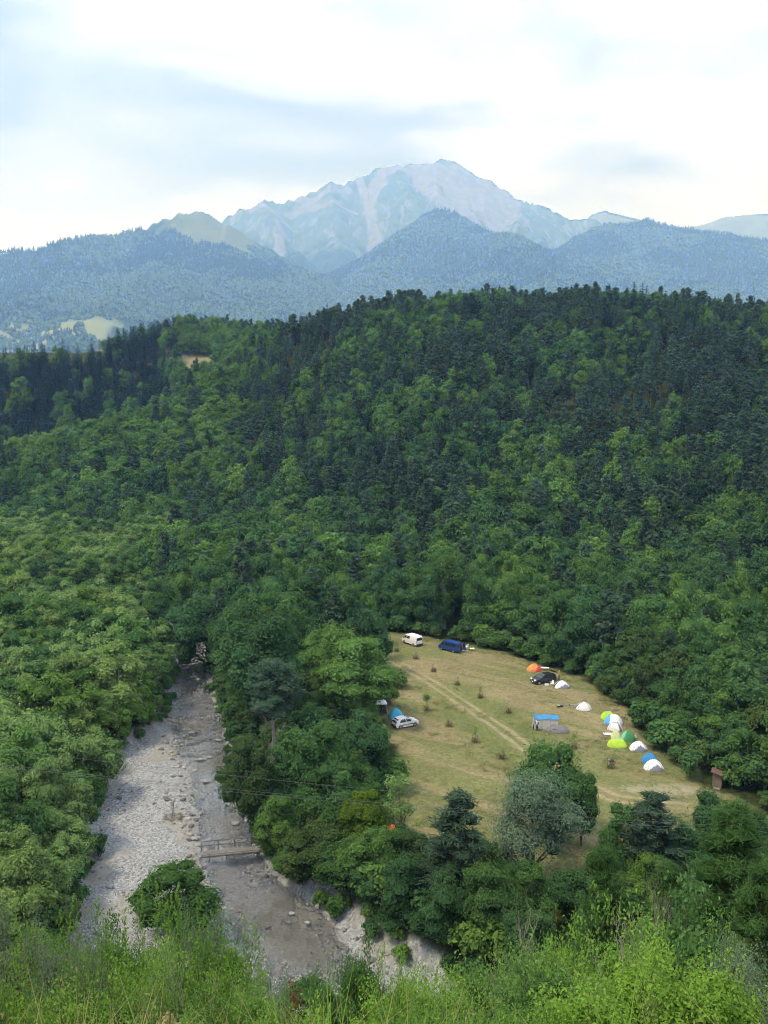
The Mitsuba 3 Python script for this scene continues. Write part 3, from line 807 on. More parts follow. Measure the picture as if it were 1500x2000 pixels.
def wood():
    X, Y, r = scatter(-370, 370, 150, 640, 5.0, 3)
    keep = (np.abs(X) < 0.54 * Y + 20)
    X, Y = X[keep], Y[keep]
    Z = land(X, Y)
    m, rv = sd(MEADOW, X, Y), sd(RIVER, X, Y)
    hill_left = X < -8 - 0.0 * Y
    mixn = meshkit.fbm(np.stack([X / 42, Y / 42, 0 * X], -1), 3, 5)
    for x, y, z, a, b, q in zip(X, Y, Z, m, rv, mixn):
        if a > -2.6 or b > -2.0:
            continue
        left_flat = x < np.interp(y, [60, 162, 185, 215, 300], [-30, -38, -46, -60, -60]) - 1 and z < (3.0 if y > 160 else 60) and y < 300
        if left_flat:
            continue                                    # the willow bank is planted below
        if 452 < y < 540 and -185 < x < -84 and not (y < 458):
            u, v, _ = project((x, y, z))
            if 352 < u < 425:
                continue                                # the straw field on the saddle
        if y > 545 and not (-175 < x < 20):
            continue
        edge = -a < 12 or z < 3
        t = r.uniform()
        u_, v_, _ = project((x, y, z + 6))
        if y > 10 + np.interp(u_, [-200, 0, 200, 400, 500], [370, 378, 393, 418, 430]) and u_ < 350 + 8 * math.sin(y):
            kd = 'fir_far' if t < 0.90 else 'broadleaf_far'
        elif x < -50 and y > 345:
            kd = 'broadleaf_far' if t < (0.85 if u_ < 470 else 0.55) else 'pine_far'
        elif edge:
            kd = 'broadleaf_far' if t < 0.85 else 'pine_far'
        else:
            pn = np.clip((q - 0.5) * 3.2 + 0.56, 0.12, 0.9)
            kd = 'pine_far' if t < pn else ('fir_far' if t < pn + 0.14 else 'broadleaf_far')
        idx = r.integers(0, 60)
        if kd == 'broadleaf_far':
            h, w = r.uniform(10, 16.5), r.uniform(5.8, 9.2)
        elif kd == 'pine_far':
            h, w = r.uniform(11.5, 17.0), r.uniform(4.8, 7.0)
        else:
            h = r.uniform(10.5, 18)
            w = h * r.uniform(0.36, 0.46)
        grow = 0.72 + 0.62 * meshkit.noise(np.array([x / 17, y / 17, 4.0]))
        if kd != 'fir_far':
            h, w = h * (0.6 + 0.4 * grow), w * grow
        if y > 345 and u_ < 520 and kd == 'broadleaf_far':
            idx = 2 + 3 * (idx % 2) if r.uniform() < 0.75 else idx          # paler crowns along the brow
        if q > 0.60 and r.uniform() < 0.25:
            continue
        if y < 200:
            lf = ('green', 'dark', 'green', 'light', 'dark')[idx % 5]
            kd = {'broadleaf_far': 'mid_' + lf}.get(kd, kd)
        WOOD.append((kd, idx, x, y, z, h, w, r.uniform(0, 360)))


wood()


for u, y, h in ((1128, 415, 20), (1178, 412, 19), (1190, 420, 22), (1203, 414, 20), (1238, 410, 23), (1250, 418, 19), (1300, 405, 20), (1318, 412, 17), (985, 420, 18), (1075, 418, 17), (1062, 425, 16), (880, 425, 19), (868, 430, 17), (935, 425, 16), (840, 428, 17), (1290, 400, 15), (1345, 400, 15)):
    x = far(u, 580, y)[0]                               # firs that stand up above the crest
    WOOD.append(('fir_far', int(u) % 7, x, y, land1(x, y), h, h * 0.40, u * 7.0))


def right_edge():                                       # tall trees between the meadow and the foot of the hill on the right
    X, Y, r = scatter(20, 110, 78, 152, 4.6, 12)
    Z = land(X, Y)
    m = sd(MEADOW, X, Y)
    for x, y, z, a in zip(X, Y, Z, m):
        if a > -2.2 or x > 0.54 * y + 18 or x < 18 + 0.0 * y:
            continue
        u, v, _ = project((x, y, z))
        if v > 1590 - 0.0 * u and u < 1480 or v > 1640:
            continue
        i = r.integers(0, 50)
        lf = ('green', 'dark', 'green', 'light', 'dark', 'olive')[i % 6]
        h = r.uniform(8.5, 13.5) if a < -6 else r.uniform(4.5, 9.0)
        WOOD.append((('near_' if y < 100 else 'mid_') + lf if r.uniform() < 0.9 else 'pine_near', i, x, y, z, h, h * r.uniform(0.55, 0.75), r.uniform(0, 360)))


right_edge()


def river_strip():                                      # fill between river and meadow and below the meadow
    X, Y, r = scatter(-75, 75, 58, 200, 4.4, 14)
    Z = land(X, Y)
    m, rv = sd(MEADOW, X, Y), sd(RIVER, X, Y)
    P = np.array(PLACED)
    for x, y, z, a, b in zip(X, Y, Z, m, rv):
        if a > -2.0 or b > -1.6 or z > 3 or abs(x) > 0.5 * y + 10:
            continue
        if (np.hypot(P[:, 0] - x, P[:, 1] - y) < P[:, 2] * 0.62 + 0.6).any():
            continue
        u, v, _ = project((x, y, z))
        left_bank = shapely.Point(x, y).distance(RIVER) < 90 and (u < 420 and v < 1950) and x < np.interp(y, [60, 75, 92, 110, 135, 162, 185], [-30, -32, -33, -30, -34, -38, -46])
        if left_bank or (u > 1190 and v < 1590):
            continue
        if y > 150 and x > -12:
            continue
        i = r.integers(0, 50)
        lf = ('green', 'dark', 'dark', 'light', 'olive', 'green')[i % 6]
        h = r.uniform(4.0, 7.5)
        WOOD.append((('near_' if y < 90 else 'mid_') + lf, i, x, y, z, h, h * r.uniform(0.6, 0.85), r.uniform(0, 360)))


river_strip()


def willow_bank():
    X, Y, r = scatter(-260, -20, 58, 302, 3.8, 15)
    Z = land(X, Y)
    rv = sd(RIVER, X, Y)
    for x, y, z, b in zip(X, Y, Z, rv):
        lim = np.interp(y, [60, 75, 92, 110, 135, 162, 185, 215, 300], [-30, -32, -33, -30, -34, -38, -46, -60, -60])
        if b > -0.3 or x > lim + 3 or x < -0.54 * y - 18 or z > (3.0 if y > 160 else 60) or z > 22:
            continue
        t = r.uniform()
        kd = 'willow' if t < 0.74 else 'willow_light' if t < 0.84 else 'willow_green'
        if y > 105:
            kd = 'willow_far'
        n = meshkit.noise(np.array([x / 24, y / 24, 1.0]))
        h = r.uniform(5.6, 11.5) * (0.8 + 0.5 * n) * (0.72 if b > -4 else 1.0)
        WOOD.append((kd, r.integers(0, 50), x, y, z, h, h * r.uniform(0.52, 0.74) + 0.5, r.uniform(0, 360)))


willow_bank()

def edge_bushes():                                      # low growth along the foot of the wood and along the banks
    r = np.random.default_rng(31)
    for geom, off, lo, hi in ((MEADOW, 1.6, 1.6, 3.6), (MEADOW, 3.4, 2.6, 5.0), (RIVER, 0.5, 1.2, 2.6), (RIVER, 2.2, 2.2, 4.2)):
        ring = geom.buffer(off).exterior
        for s in np.arange(0, ring.length, 2.3):
            p = ring.interpolate(s + r.uniform(-0.8, 0.8))
            x, y = p.x + r.normal() * (1.5 if geom is MEADOW else 0.5), p.y + r.normal() * (1.5 if geom is MEADOW else 0.5)
            u, v, d = project((x, y, 0.0))
            if y < 60 or not -60 < u < 1560 or (geom is MEADOW and v > 1560 and u < 1180) or r.uniform() < 0.12 or (1375 < u < 1425 and 1490 < v < 1570) or (735 < u < 830 and 1380 < v < 1432):
                continue
            z = land1(x, y)
            h = r.uniform(lo, hi)
            lf = ('green', 'dark', 'green', 'light', 'olive')[r.integers(0, 5)]
            WOOD.append(('bush_' + lf, r.integers(0, 9), x, y, z, h, h * r.uniform(0.9, 1.3), r.uniform(0, 360)))


edge_bushes()

KIND = {'pine_far': ('pine_tree', 'dark pine in the mixed forest covering the hillside', 'tree', 'pines of the hillside forest'), 'pine_near': ('pine_tree', 'dark pine in the mixed forest covering the hillside', 'tree', 'pines of the hillside forest'),
        'fir_far': ('fir_tree', 'dark pointed fir on the wooded heights', 'tree', 'firs on the wooded heights'),
        'broadleaf_far': ('forest_tree', 'green broadleaf tree in the forest covering the hillside', 'tree', 'broadleaf trees of the hillside forest')}
for lf in ('green', 'dark', 'light', 'yellow', 'olive'):
    KIND['near_' + lf] = KIND['mid_' + lf] = ('valley_tree', 'green broadleaf tree on the valley floor around the meadow', 'tree', 'broadleaf trees of the valley floor')
for lf in ('green', 'dark', 'light', 'olive'):
    KIND['bush_' + lf] = ('edge_bush', 'low green bush along the edge of the meadow or the river', 'bush', 'bushes along the meadow edge and the river banks')
for kd in ('willow', 'willow_far', 'willow_light', 'willow_green'):
    KIND[kd] = ('bank_willow', 'small soft green willow in the thicket left of the river', 'tree', 'willows of the left river bank')
MASS = {'pine_tree': 'pine_forest', 'fir_tree': 'fir_forest', 'forest_tree': 'broadleaf_forest', 'valley_tree': 'valley_woods', 'bank_willow': 'willow_thicket', 'edge_bush': 'undergrowth'}


def showing(items):
    """How many cells of a coarse picture each plant shows in: decides which plants become things of their own."""
    W, H = 300, 400
    depth, who = np.full((H, W), 1e9), np.full((H, W), -1)
    yy, xx = np.mgrid[0:H, 0:W]
    for i, (kd, idx, x, y, z, h, w, rot) in enumerate(items):
        u, v, d = project((x, y, z + h * 0.55))
        u, v, a, b = u / 5, v / 5, max(w / 2 * FOC / d / 5, 0.5), max(h * 0.45 * FOC / d / 5, 0.5)
        x0, x1, y0, y1 = max(0, int(u - a)), min(W, int(u + a) + 2), max(0, int(v - b)), min(H, int(v + b) + 2)
        if x0 >= x1 or y0 >= y1:
            continue
        m = (((xx[y0:y1, x0:x1] - u) / a) ** 2 + ((yy[y0:y1, x0:x1] - v) / b) ** 2 < 0.9) & (depth[y0:y1, x0:x1] > d)
        depth[y0:y1, x0:x1][m] = d
        who[y0:y1, x0:x1][m] = i
    return np.bincount(who[who >= 0].ravel(), minlength=len(items))


SHOW = showing(WOOD)
_order = np.argsort(-SHOW, kind='stable')
_count, _mass = {}, {}
for i in _order:
    kd, idx, x, y, z, h, w, rot = WOOD[i]
    name, label, cat, group = KIND[kd]
    u, v, _ = project((x, y, z + h * 0.6))
    if name in ('pine_tree', 'forest_tree'):
        where = ('upper ' if v < 800 else 'middle ' if v < 960 else 'lower ') + ('left' if u < 520 else 'central' if u < 1000 else 'right') + ' part of the forested hillside'
        label = ('dark pine on the ' if name == 'pine_tree' else 'green broadleaf tree on the ') + where
        group = ('pines' if name == 'pine_tree' else 'broadleaf trees') + ' of the ' + where
    elif name == 'valley_tree':
        lf = kd.split('_')[1]
        where = ('at the forest edge behind the vans' if v < 1300 and 700 < u < 960 else 'at the forest edge beside the row of tents' if u > 960 and v < 1560 else 'below the meadow at the right' if u > 960 else 'between the river and the meadow' if v > 1180 else 'along the upper river')
        label = {'green': 'mid green', 'dark': 'dark green', 'light': 'light green', 'olive': 'olive green', 'yellow': 'yellow green'}[lf] + ' broadleaf tree ' + where
        group = label.replace('tree', 'trees')
    elif name == 'edge_bush':
        where = 'along the meadow edge' if u > 640 and v < 1700 else 'along the river bank'
        label, group = 'low ' + {'green': 'mid green', 'dark': 'dark green', 'light': 'light green', 'olive': 'olive green'}[kd.split('_')[1]] + ' bush ' + where, 'low ' + kd.split('_')[1] + ' bushes ' + where
    elif name == 'bank_willow':
        where = 'upper' if v < 1250 else 'middle' if v < 1500 else 'lower'
        label, group = f'soft green willow in the {where} thicket left of the river', f'willows of the {where} left river bank'
    elif name == 'fir_tree':
        where = 'on the dark wooded height at the left' if u < 640 else 'rising from the crest of the hillside' if v < 640 else 'among the trees of the hillside'
        label, group = 'dark pointed fir ' + where, 'firs ' + where
    key, m = plant_matrix(kd, idx, x, y, z, h, w, rot)
    if SHOW[i] > 0 and _count.get(name, 0) < 300:
        _count[name] = _count.get(name, 0) + 1
        k = numbered(name)
        tag(k, label, cat, group)
    else:
        mass = MASS[name]
        _mass[mass] = _mass.get(mass, 0) + 1
        k = f'{mass}__{_mass[mass]:04d}'
        labels[mass] = {'label': {'pine_forest': 'dark pines massed on the upper hillside', 'fir_forest': 'dark firs massed on the heights', 'broadleaf_forest': 'green broadleaf trees massed on the upper hillside', 'valley_woods': 'dense green trees massed on the valley floor',
                                  'undergrowth': 'low undergrowth along the wood edge and the banks', 'willow_thicket': 'dense soft green willow thicket left of the river'}[mass], 'category': 'forest', 'kind': 'stuff'}
    scene[k] = {'type': 'instance', 'to_world': m, 'group': {'type': 'ref', 'id': key}}
print('planted', len(WOOD), _count, _mass)

# ---------------------------------------------------------------- the near slope under the camera: shrubs, shoots, young pines, dead wood, grass
def bush(seed, h, w, lobes, leaves, size, aspect=0.5, sprays=0.3, solid=0.5):
    """A rounded bush with leafy twigs standing out of it."""
    w1, c1 = broadleaf(seed, h * 0.86, w, lobes, int(leaves * (1 - sprays)), size, 0.0, 0.2, 0.6, aspect, solid)
    w2, c2 = shrub(seed + 50, h, w * 0.9, 9, int(leaves * sprays), size, 1.0, aspect, 0.2, 3)
    for a, b in ((w1, w2), (c1, c2)):
        a.f += [f + a.n for f in b.f]
        a.v += b.v
        a.uv += b.uv
        a.n += b.n
    return w1, c1


for k in range(3):
    form('shrub_bright', bush(400 + k, 4.0, 3.8, 17 + 3 * k, 17000, 0.135, 0.5, 0.18, 0.62), 'bright', 'bark', 4.0, 3.6)
for k in range(3):
    form('shrub_green', bush(410 + k, 3.6, 3.8, 18 + 3 * k, 22000, 0.095, 0.42, 0.18, 0.62), ('shrub', 'light', 'shrub')[k], 'bark', 3.6, 3.6)
form('shrub_grey', bush(420, 3.4, 3.4, 20, 20000, 0.085, 0.34), 'grey', 'bark', 3.4, 3.4)
form('shrub_dark', bush(421, 3.4, 3.2, 18, 15000, 0.13, 0.55, 0.3, 0.55), 'green', 'bark', 3.4, 2.8)
form('shrub_rust', shrub(422, 1.2, 1.0, 6, 1600, 0.06, 0.9, 0.5, 0.4, 2), 'rust', 'bark', 1.2, 1.0)
form('shrub_thin', shrub(423, 4.2, 3.6, 8, 3200, 0.085, 0.9, 0.45, 0.35, 3), 'bright', 'dead_wood', 4.2, 3.6)


def shoot(seed, h=2.6):
    r = np.random.default_rng(seed)
    wood, crown = Mesh(), Mesh()
    top = np.array([r.normal() * 0.12, r.normal() * 0.12, h])
    st = bent(r, np.array([0, 0, -0.2]), top, 6, 0.015)
    tube(wood, st, np.linspace(0.022, 0.006, 6), 5)
    n = 34
    for i in range(n):
        s = 0.12 + 0.88 * (i + r.uniform()) / n
        a = np.array([np.interp(s * h, st[:, 2], st[:, q]) for q in (0, 1, 2)])
        g = i * 2.4
        o = unit(np.array([math.cos(g), math.sin(g), 0.55 + 0.5 * s]))
        L = (0.38 - 0.20 * s) * r.uniform(0.8, 1.2)
        m = 9
        t = np.linspace(0.2, 1.0, m)[:, None]
        side = np.cross(o, [0, 0, 1.0])
        for sg in (-1, 1):
            pos = a + o * L * t - np.array([0, 0, 0.10]) * t ** 2 * L + side * sg * 0.035
            kites(crown, r, pos, unit(np.tile([0, 0, 1.0], (m, 1)) + ball(r, m) * 0.35), 0.085, 0.5, axis=unit(side * sg + o * 0.4 + ball(r, m) * 0.15), lobe=s)
    return wood, crown


def bare_tree(seed, h, w):
    r = np.random.default_rng(seed)
    wood, ends = Mesh(), []
    for i in range(3):
        g = r.uniform(0, 2 * np.pi)
        limbs(wood, r, np.array([0, 0, -0.3]), unit(np.array([math.cos(g) * 0.45, math.sin(g) * 0.45, 1.0])), h * 0.42, 0.016 * h, 4, 0.5, ends, 5)
    crown = Mesh()
    Q = np.array([e[1] for e in ends if e[2] == 0])
    k = 700
    kites(crown, r, Q[r.integers(0, len(Q), k)] + r.normal(size=(k, 3)) * 0.12, unit(ball(r, k) + [0, 0, 0.5]), 0.075, 0.45, lobe=0.4)
    return wood, crown


for k in range(3):
    form('shoot', shoot(430 + k), 'bright', 'bark', 2.6, 0.7)
for k in range(2):
    form('bare_tree', bare_tree(440 + k, 5.0, 3.6), 'olive', 'dead_wood', 5.0, 3.6)

FRONT = [  # name, form, pixel of the top, width in pixels, distance, label
    ('shrub', 'shrub_grey', 40, 1772, 210, 19, 'grey green feathery shrub at the lower left corner'),
    ('shrub', 'shrub_green', 130, 1834, 170, 19, 'green shrub right of the grey green feathery shrub'),
    ('shrub', 'shrub_dark', 215, 1807, 100, 26, 'dark small shrub above the lower left gravel'),
    ('shrub', 'shrub_green', 250, 1814, 190, 21, 'green shrub below the tall young shoots'),
    ('shrub', 'shrub_grey', 392, 1772, 120, 23, 'pale grey green shrub in front of the river bush'),
    ('shrub', 'shrub_bright', 425, 1784, 150, 22, 'yellow green shrub at the right of the pale grey green shrub'),
    ('shrub', 'shrub_green', 345, 1827, 190, 18, 'green shrub in the middle of the lower left thicket'),
    ('shrub', 'shrub_bright', 455, 1830, 130, 19, 'bright green shrub at the edge of the river view'),
    ('shrub', 'shrub_green', 60, 1860, 200, 15, 'mid green shrub low in the left corner'),
    ('shrub', 'shrub_green', 200, 1872, 210, 14, 'mid green shrub second from the left corner'),
    ('shrub', 'shrub_thin', 390, 1832, 200, 14, 'thin leaved shrub with bare brown stems at lower left'),
    ('shrub', 'shrub_green', 330, 1887, 210, 12, 'mid green shrub behind the pale plume'),
    ('shrub', 'shrub_green', 468, 1897, 170, 13, 'mid green shrub left of the reddish shrub'),
    ('shrub', 'shrub_grey', 545, 1890, 110, 17, 'blue green grassy shrub beside the reddish shrub'),
    ('shrub', 'shrub_rust', 562, 1917, 56, 12, 'small reddish shrub at the bottom of the river view'),
    ('shrub', 'shrub_dark', 640, 1897, 80, 17, 'small dark shrub below the end of the river'),
    ('shrub', 'shrub_dark', 700, 1834, 84, 20, 'dark open shrub standing against the gravel'),
    ('shrub', 'shrub_bright', 610, 1950, 180, 9, 'bright green leafy shrub at the bottom centre'),
    ('shrub', 'shrub_green', 520, 1947, 150, 9, 'yellowish green shrub left of the bottom centre'),
    ('shrub', 'shrub_bright', 775, 1848, 74, 17, 'upright bright green sapling in front of the gravel end'),
    ('shrub', 'shrub_bright', 730, 1932, 150, 12, 'bright shrub under the upright sapling'),
    ('shrub', 'shrub_bright', 850, 1884, 150, 15, 'bright green shrub right of the upright sapling'),
    ('shrub', 'shrub_dark', 940, 1869, 140, 17, 'dark green shrub below the bank trees'),
    ('shrub', 'shrub_green', 900, 1924, 190, 11, 'green shrub at the bottom right of centre'),
    ('shrub', 'shrub_thin', 1010, 1879, 170, 15, 'dry thin shrub with grey twigs right of centre'),
    ('bare_tree', 'bare_tree', 1075, 1755, 170, 23, 'nearly bare crooked tree right of the silvery willow foot'),
    ('bare_tree', 'bare_tree', 1215, 1738, 200, 22, 'nearly bare dead branched tree above the bright shrubs'),
    ('bare_tree', 'bare_tree', 1330, 1690, 150, 24, 'nearly bare forked tree beside the light green pine'),
    ('shrub', 'shrub_bright', 1135, 1768, 160, 19, 'bright yellow green shrub with tall leafy tips'),
    ('shrub', 'shrub_bright', 1235, 1774, 190, 18, 'bright yellow green shrub below the dead branched tree'),
    ('shrub', 'shrub_dark', 1345, 1762, 190, 19, 'dark green shrub below the forked tree'),
    ('shrub', 'shrub_grey', 1445, 1812, 200, 16, 'grey green shrub at the lower right corner'),
    ('shrub', 'shrub_thin', 1180, 1812, 210, 15, 'thin yellowish shrub with grey twigs at lower right'),
    ('shrub', 'shrub_dark', 1085, 1867, 200, 12, 'leafy mid green shrub low on the right'),
    ('shrub', 'shrub_bright', 1290, 1852, 230, 13, 'leafy light green shrub lower right, second from the corner'),
    ('shrub', 'shrub_bright', 1410, 1867, 240, 12, 'leafy light green shrub in the lower right corner'),
    ('shrub', 'shrub_green', 1000, 1939, 220, 9, 'yellow green shrub at the bottom right of centre'),
    ('shrub', 'shrub_bright', 1180, 1907, 240, 9, 'bright green shrub at the bottom right'),
    ('shrub', 'shrub_green', 790, 1944, 190, 9, 'fresh green low shrub at the bottom centre'),
    ('shrub', 'shrub_bright', 1060, 1835, 130, 20, 'bright green shrub at the foot of the nearly bare crooked tree'),
    ('shrub', 'shrub_green', 1010, 1862, 130, 21, 'green shrub below the willow at the top of the near slope'),
    ('shrub', 'shrub_bright', 1400, 1782, 150, 22, 'yellow green shrub under the light green pine'),
    ('shrub', 'shrub_green', 1290, 1795, 130, 23, 'green shrub between the dead branched tree and the forked tree'),
    ('shrub', 'shrub_green', 1480, 1800, 150, 21, 'green shrub at the right margin under the pine'),
    ('shrub', 'shrub_grey', 105, 1815, 170, 17, 'grey green shrub second from the left corner'),
    ('shrub', 'shrub_bright', 290, 1850, 170, 17, 'bright green shrub in the lower left thicket'),
    ('shrub', 'shrub_bright', 145, 1905, 200, 12, 'bright green shrub at the bottom left'),
    ('shrub', 'shrub_green', 300, 1800, 150, 22, 'green shrub just below the round river bush'),
    ('shrub', 'shrub_bright', 215, 1835, 130, 20, 'bright green shrub under the tall shoots'),
    ('shrub', 'shrub_bright', 30, 1838, 150, 17, 'bright green shrub in the left margin'),
    ('young_pine', 'young_pine', 1440, 1588, 260, 25, 'light green pine with pale limbs at the right edge'),
    ('young_pine', 'young_pine', 1185, 1672, 160, 31, 'light green young pine behind the dead branched tree'),
    ('young_pine', 'young_pine', 1300, 1700, 170, 29, 'green young pine left of the forked tree'),
    ('young_pine', 'young_pine', 1495, 1710, 200, 19, 'light green pine branch mass in the right margin')]
for i, (nm, kd, u, vt, w, y, lab) in enumerate(FRONT):
    plant(nm, kd, u, vt, w, None, lab, cat={'young_pine': 'tree', 'bare_tree': 'tree'}.get(nm, 'shrub'), idx=i, y=y)
for i, (u, vt, y) in enumerate([(247, 1795, 19), (272, 1762, 20), (300, 1735, 19), (310, 1752, 19.5), (327, 1758, 20), (345, 1745, 21), (362, 1742, 20), (375, 1770, 20.5), (183, 1768, 22), (160, 1758, 22), (110, 1788, 21), (128, 1800, 19)]):
    plant('green_shoot', 'shoot', u, vt, 34, None, 'tall upright green leafy shoot rising from the lower left thicket', cat='plant', idx=i, y=y, group='upright shoots of the lower left thicket')


def blades(seed, n, h, spread, width, lean):
    r = np.random.default_rng(seed)
    m = Mesh()
    for i in range(n):
        a = np.array([*(r.normal(size=2) * spread), -0.05])
        d = r.normal(size=2) * lean
        L = h * r.uniform(0.55, 1.1)
        t = np.linspace(0, 1, 5)
        p = np.stack([a[0] + d[0] * t ** 1.8 * L, a[1] + d[1] * t ** 1.8 * L, a[2] + L * t - 0.25 * L * np.hypot(*d) * t ** 2], -1)
        s = unit(np.array([-d[1], d[0], 0]) + 1e-6) * width * r.uniform(0.7, 1.3)
        wd = np.array([1, 0.9, 0.75, 0.5, 0.08])[:, None]
        v = np.concatenate([p - s * wd, p + s * wd])
        k = np.arange(4)
        f = np.concatenate([np.stack([k, k + 1, k + 6], 1), np.stack([k, k + 6, k + 5], 1)])
        m.add(v, f, np.tile([r.uniform(), r.uniform()], (10, 1)))
        if r.uniform() < 0.35:                         # a seed head
            e = p[-1]
            kk = 7
            kites(m, r, e + np.array([0, 0, 1]) * r.uniform(-0.16, 0.04, (kk, 1)) * (h + 0.2) + r.normal(size=(kk, 3)) * 0.012, ball(r, kk), 0.022, 0.3, axis=unit(np.tile([0, 0, 1.0], (kk, 1)) + ball(r, kk) * 0.4))
    return m


for k, lf in enumerate(('straw', 'light', 'straw', 'bright')):
    scene[f'form_grass_{k}'] = {'type': 'shapegroup', 'blade': blades(500 + k, 70, 0.95, 0.16, 0.0045, 0.28).ply('mat_leaf_' + lf)}
_r = np.random.default_rng(91)
_n = 0
for u0, u1, y0, y1, cnt, ch in ((-80, 520, 3.2, 6, 100, (0, 0, 1, 2)), (520, 1000, 3.2, 6, 60, (0, 1, 3, 3)), (950, 1600, 3.2, 5, 14, (1, 3, 3, 2)), (480, 760, 8, 15, 40, (1, 1, 2, 3)), (-100, 200, 9, 16, 30, (1, 0, 2, 1))):
    for _ in range(cnt):
        y = _r.uniform(y0, y1)
        x = far(_r.uniform(u0, u1), 1950, y)[0]
        s = _r.uniform(0.75, 1.25)
        _n += 1
        scene[f'grass__{_n:03d}'] = {'type': 'instance', 'to_world': T().translate([x, y, land1(x, y)]).rotate([0, 0, 1], _r.uniform(0, 360)).scale([s, s, s * _r.uniform(0.8, 1.2)]), 'group': {'type': 'ref', 'id': f'form_grass_{ch[_r.integers(0, 4)]}'}}
tag('grass', 'tall dry and green grass along the bottom of the view', 'grass', kind='stuff')


def plume():
    r = np.random.default_rng(5)
    wood, head = Mesh(), Mesh()
    tube(wood, bent(r, np.array([0, 0, -0.1]), np.array([0.02, 0, 1.5]), 5, 0.01), np.linspace(0.012, 0.005, 5), 5)
    for i in range(16):
        g, rr = i * 2.4, 0.11 * math.sqrt(i / 16)
        a, b = np.array([0, 0, 0.75 + 0.1 * (i % 3)]), np.array([math.cos(g) * rr, math.sin(g) * rr, 1.5 - 1.6 * rr])
        k = 60
        t = r.uniform(0.2, 1, (k, 1))
        kites(head, r, a + (b - a) * t + r.normal(size=(k, 3)) * 0.012, ball(r, k), 0.05, 0.4, axis=unit((b - a) + ball(r, k) * 0.15), lobe=0.8)
    return wood, head


_w, _h = plume()
_m = (lambda p: T().translate([p[0], p[1], land1(p[0], p[1])]))(far(325, 1990, 5.6))
scene['plume_plant__stem'] = {**_w.ply('mat_leaf_straw'), 'to_world': _m}
scene['plume_plant__plume'] = {**_h.ply('mat_leaf_straw'), 'to_world': _m}
tag('plume_plant', 'pale straw coloured plume standing at the bottom left', 'plant')

# ---------------------------------------------------------------- things on the meadow and by the river
def paint(key, color, rough=0.5, clear=0.0, metal=0.0, spec=0.5):
    scene['mat_' + key] = {'type': 'twosided', 'bsdf': {'type': 'principled', 'base_color': rgb(*color), 'roughness': rough, 'clearcoat': clear, 'metallic': metal, 'specular': spec}}
    return 'mat_' + key


def fabric(key, color, wear=0.16):
    r_, g_, b_ = color
    scene['mat_fabric_' + key] = {'type': 'twosided', 'bsdf': {'type': 'principled', 'base_color': mikit.proc(lambda p, n, uv: mi.Color3f(r_, g_, b_) * (1 - wear + 2 * wear * fbm(p.x * 2.4, p.y * 2.4, p.z * 3.1))), 'roughness': 0.7}}
    return 'mat_fabric_' + key


for k_, c_ in dict(white=(0.72, 0.73, 0.76), offwhite=(0.60, 0.59, 0.58), slate=(0.20, 0.20, 0.25), grey=(0.40, 0.39, 0.37), taupe=(0.155, 0.145, 0.145), blue=(0.035, 0.20, 0.42), deep_blue=(0.02, 0.06, 0.25), sky_blue=(0.12, 0.36, 0.66), cyan=(0.06, 0.42, 0.66),
               lime=(0.37, 0.56, 0.04), green=(0.055, 0.24, 0.09), mint=(0.16, 0.42, 0.24), cream=(0.50, 0.52, 0.27), orange=(0.62, 0.24, 0.07), red=(0.48, 0.05, 0.035), navy=(0.02, 0.035, 0.10), purple=(0.12, 0.03, 0.12), pale_blue=(0.36, 0.58, 0.70),
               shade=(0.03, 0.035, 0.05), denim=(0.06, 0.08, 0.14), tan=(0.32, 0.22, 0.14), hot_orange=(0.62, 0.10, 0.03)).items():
    fabric(k_, c_)
paint('white_paint', (0.80, 0.78, 0.78), 0.35, 0.6)
paint('blue_paint', (0.012, 0.045, 0.19), 0.3, 0.8)
paint('black_paint', (0.010, 0.011, 0.016), 0.25, 1.0)
paint('silver_paint', (0.72, 0.72, 0.73), 0.34, 0.7, 0.0)
paint('glass', (0.02, 0.025, 0.03), 0.08, 0.0, 0.0, 0.9)
paint('rubber', (0.018, 0.018, 0.018), 0.8)
paint('alloy', (0.5, 0.5, 0.5), 0.35, 0, 0.8)
paint('trim', (0.03, 0.03, 0.032), 0.6)
paint('lamp_clear', (0.75, 0.75, 0.75), 0.15, 0.5)
paint('lamp_red', (0.45, 0.02, 0.02), 0.2, 0.5)
paint('plate', (0.7, 0.7, 0.66), 0.5)
paint('plastic_white', (0.78, 0.78, 0.76), 0.45)
paint('skin', (0.42, 0.26, 0.19), 0.6)
paint('hair', (0.035, 0.022, 0.015), 0.6)
paint('hair_grey', (0.32, 0.30, 0.28), 0.6)
paint('rope', (0.55, 0.55, 0.5), 0.7)
paint('cable', (0.14, 0.15, 0.16), 0.5, 0, 0.3)
for nm_, c0_, c1_ in (('plank', (0.12, 0.10, 0.085), (0.26, 0.22, 0.185)), ('grey_plank', (0.15, 0.14, 0.13), (0.30, 0.285, 0.265)), ('warm_plank', (0.15, 0.115, 0.08), (0.27, 0.21, 0.15)), ('rusty', (0.10, 0.06, 0.045), (0.21, 0.135, 0.10)), ('stone', (0.22, 0.215, 0.205), (0.46, 0.45, 0.43)), ('dry_weed', (0.10, 0.075, 0.045), (0.20, 0.16, 0.095))):
    scene['mat_' + nm_] = {'type': 'twosided', 'bsdf': {'type': 'diffuse', 'reflectance': mikit.proc((lambda a, b: lambda p, n, uv: mix(a, b, fbm(p.x * 6, p.y * 6, p.z * 1.5)))(c0_, c1_))}}


class Place:
    """Where a thing stands: local x forward, y to its left, z up."""

    def __init__(self, p, yaw, scale=1.0):
        self.m = np.array((T().translate([float(c) for c in p]).rotate([0, 0, 1], float(yaw)).scale([scale] * 3)).matrix)
        self.t = T(self.m)


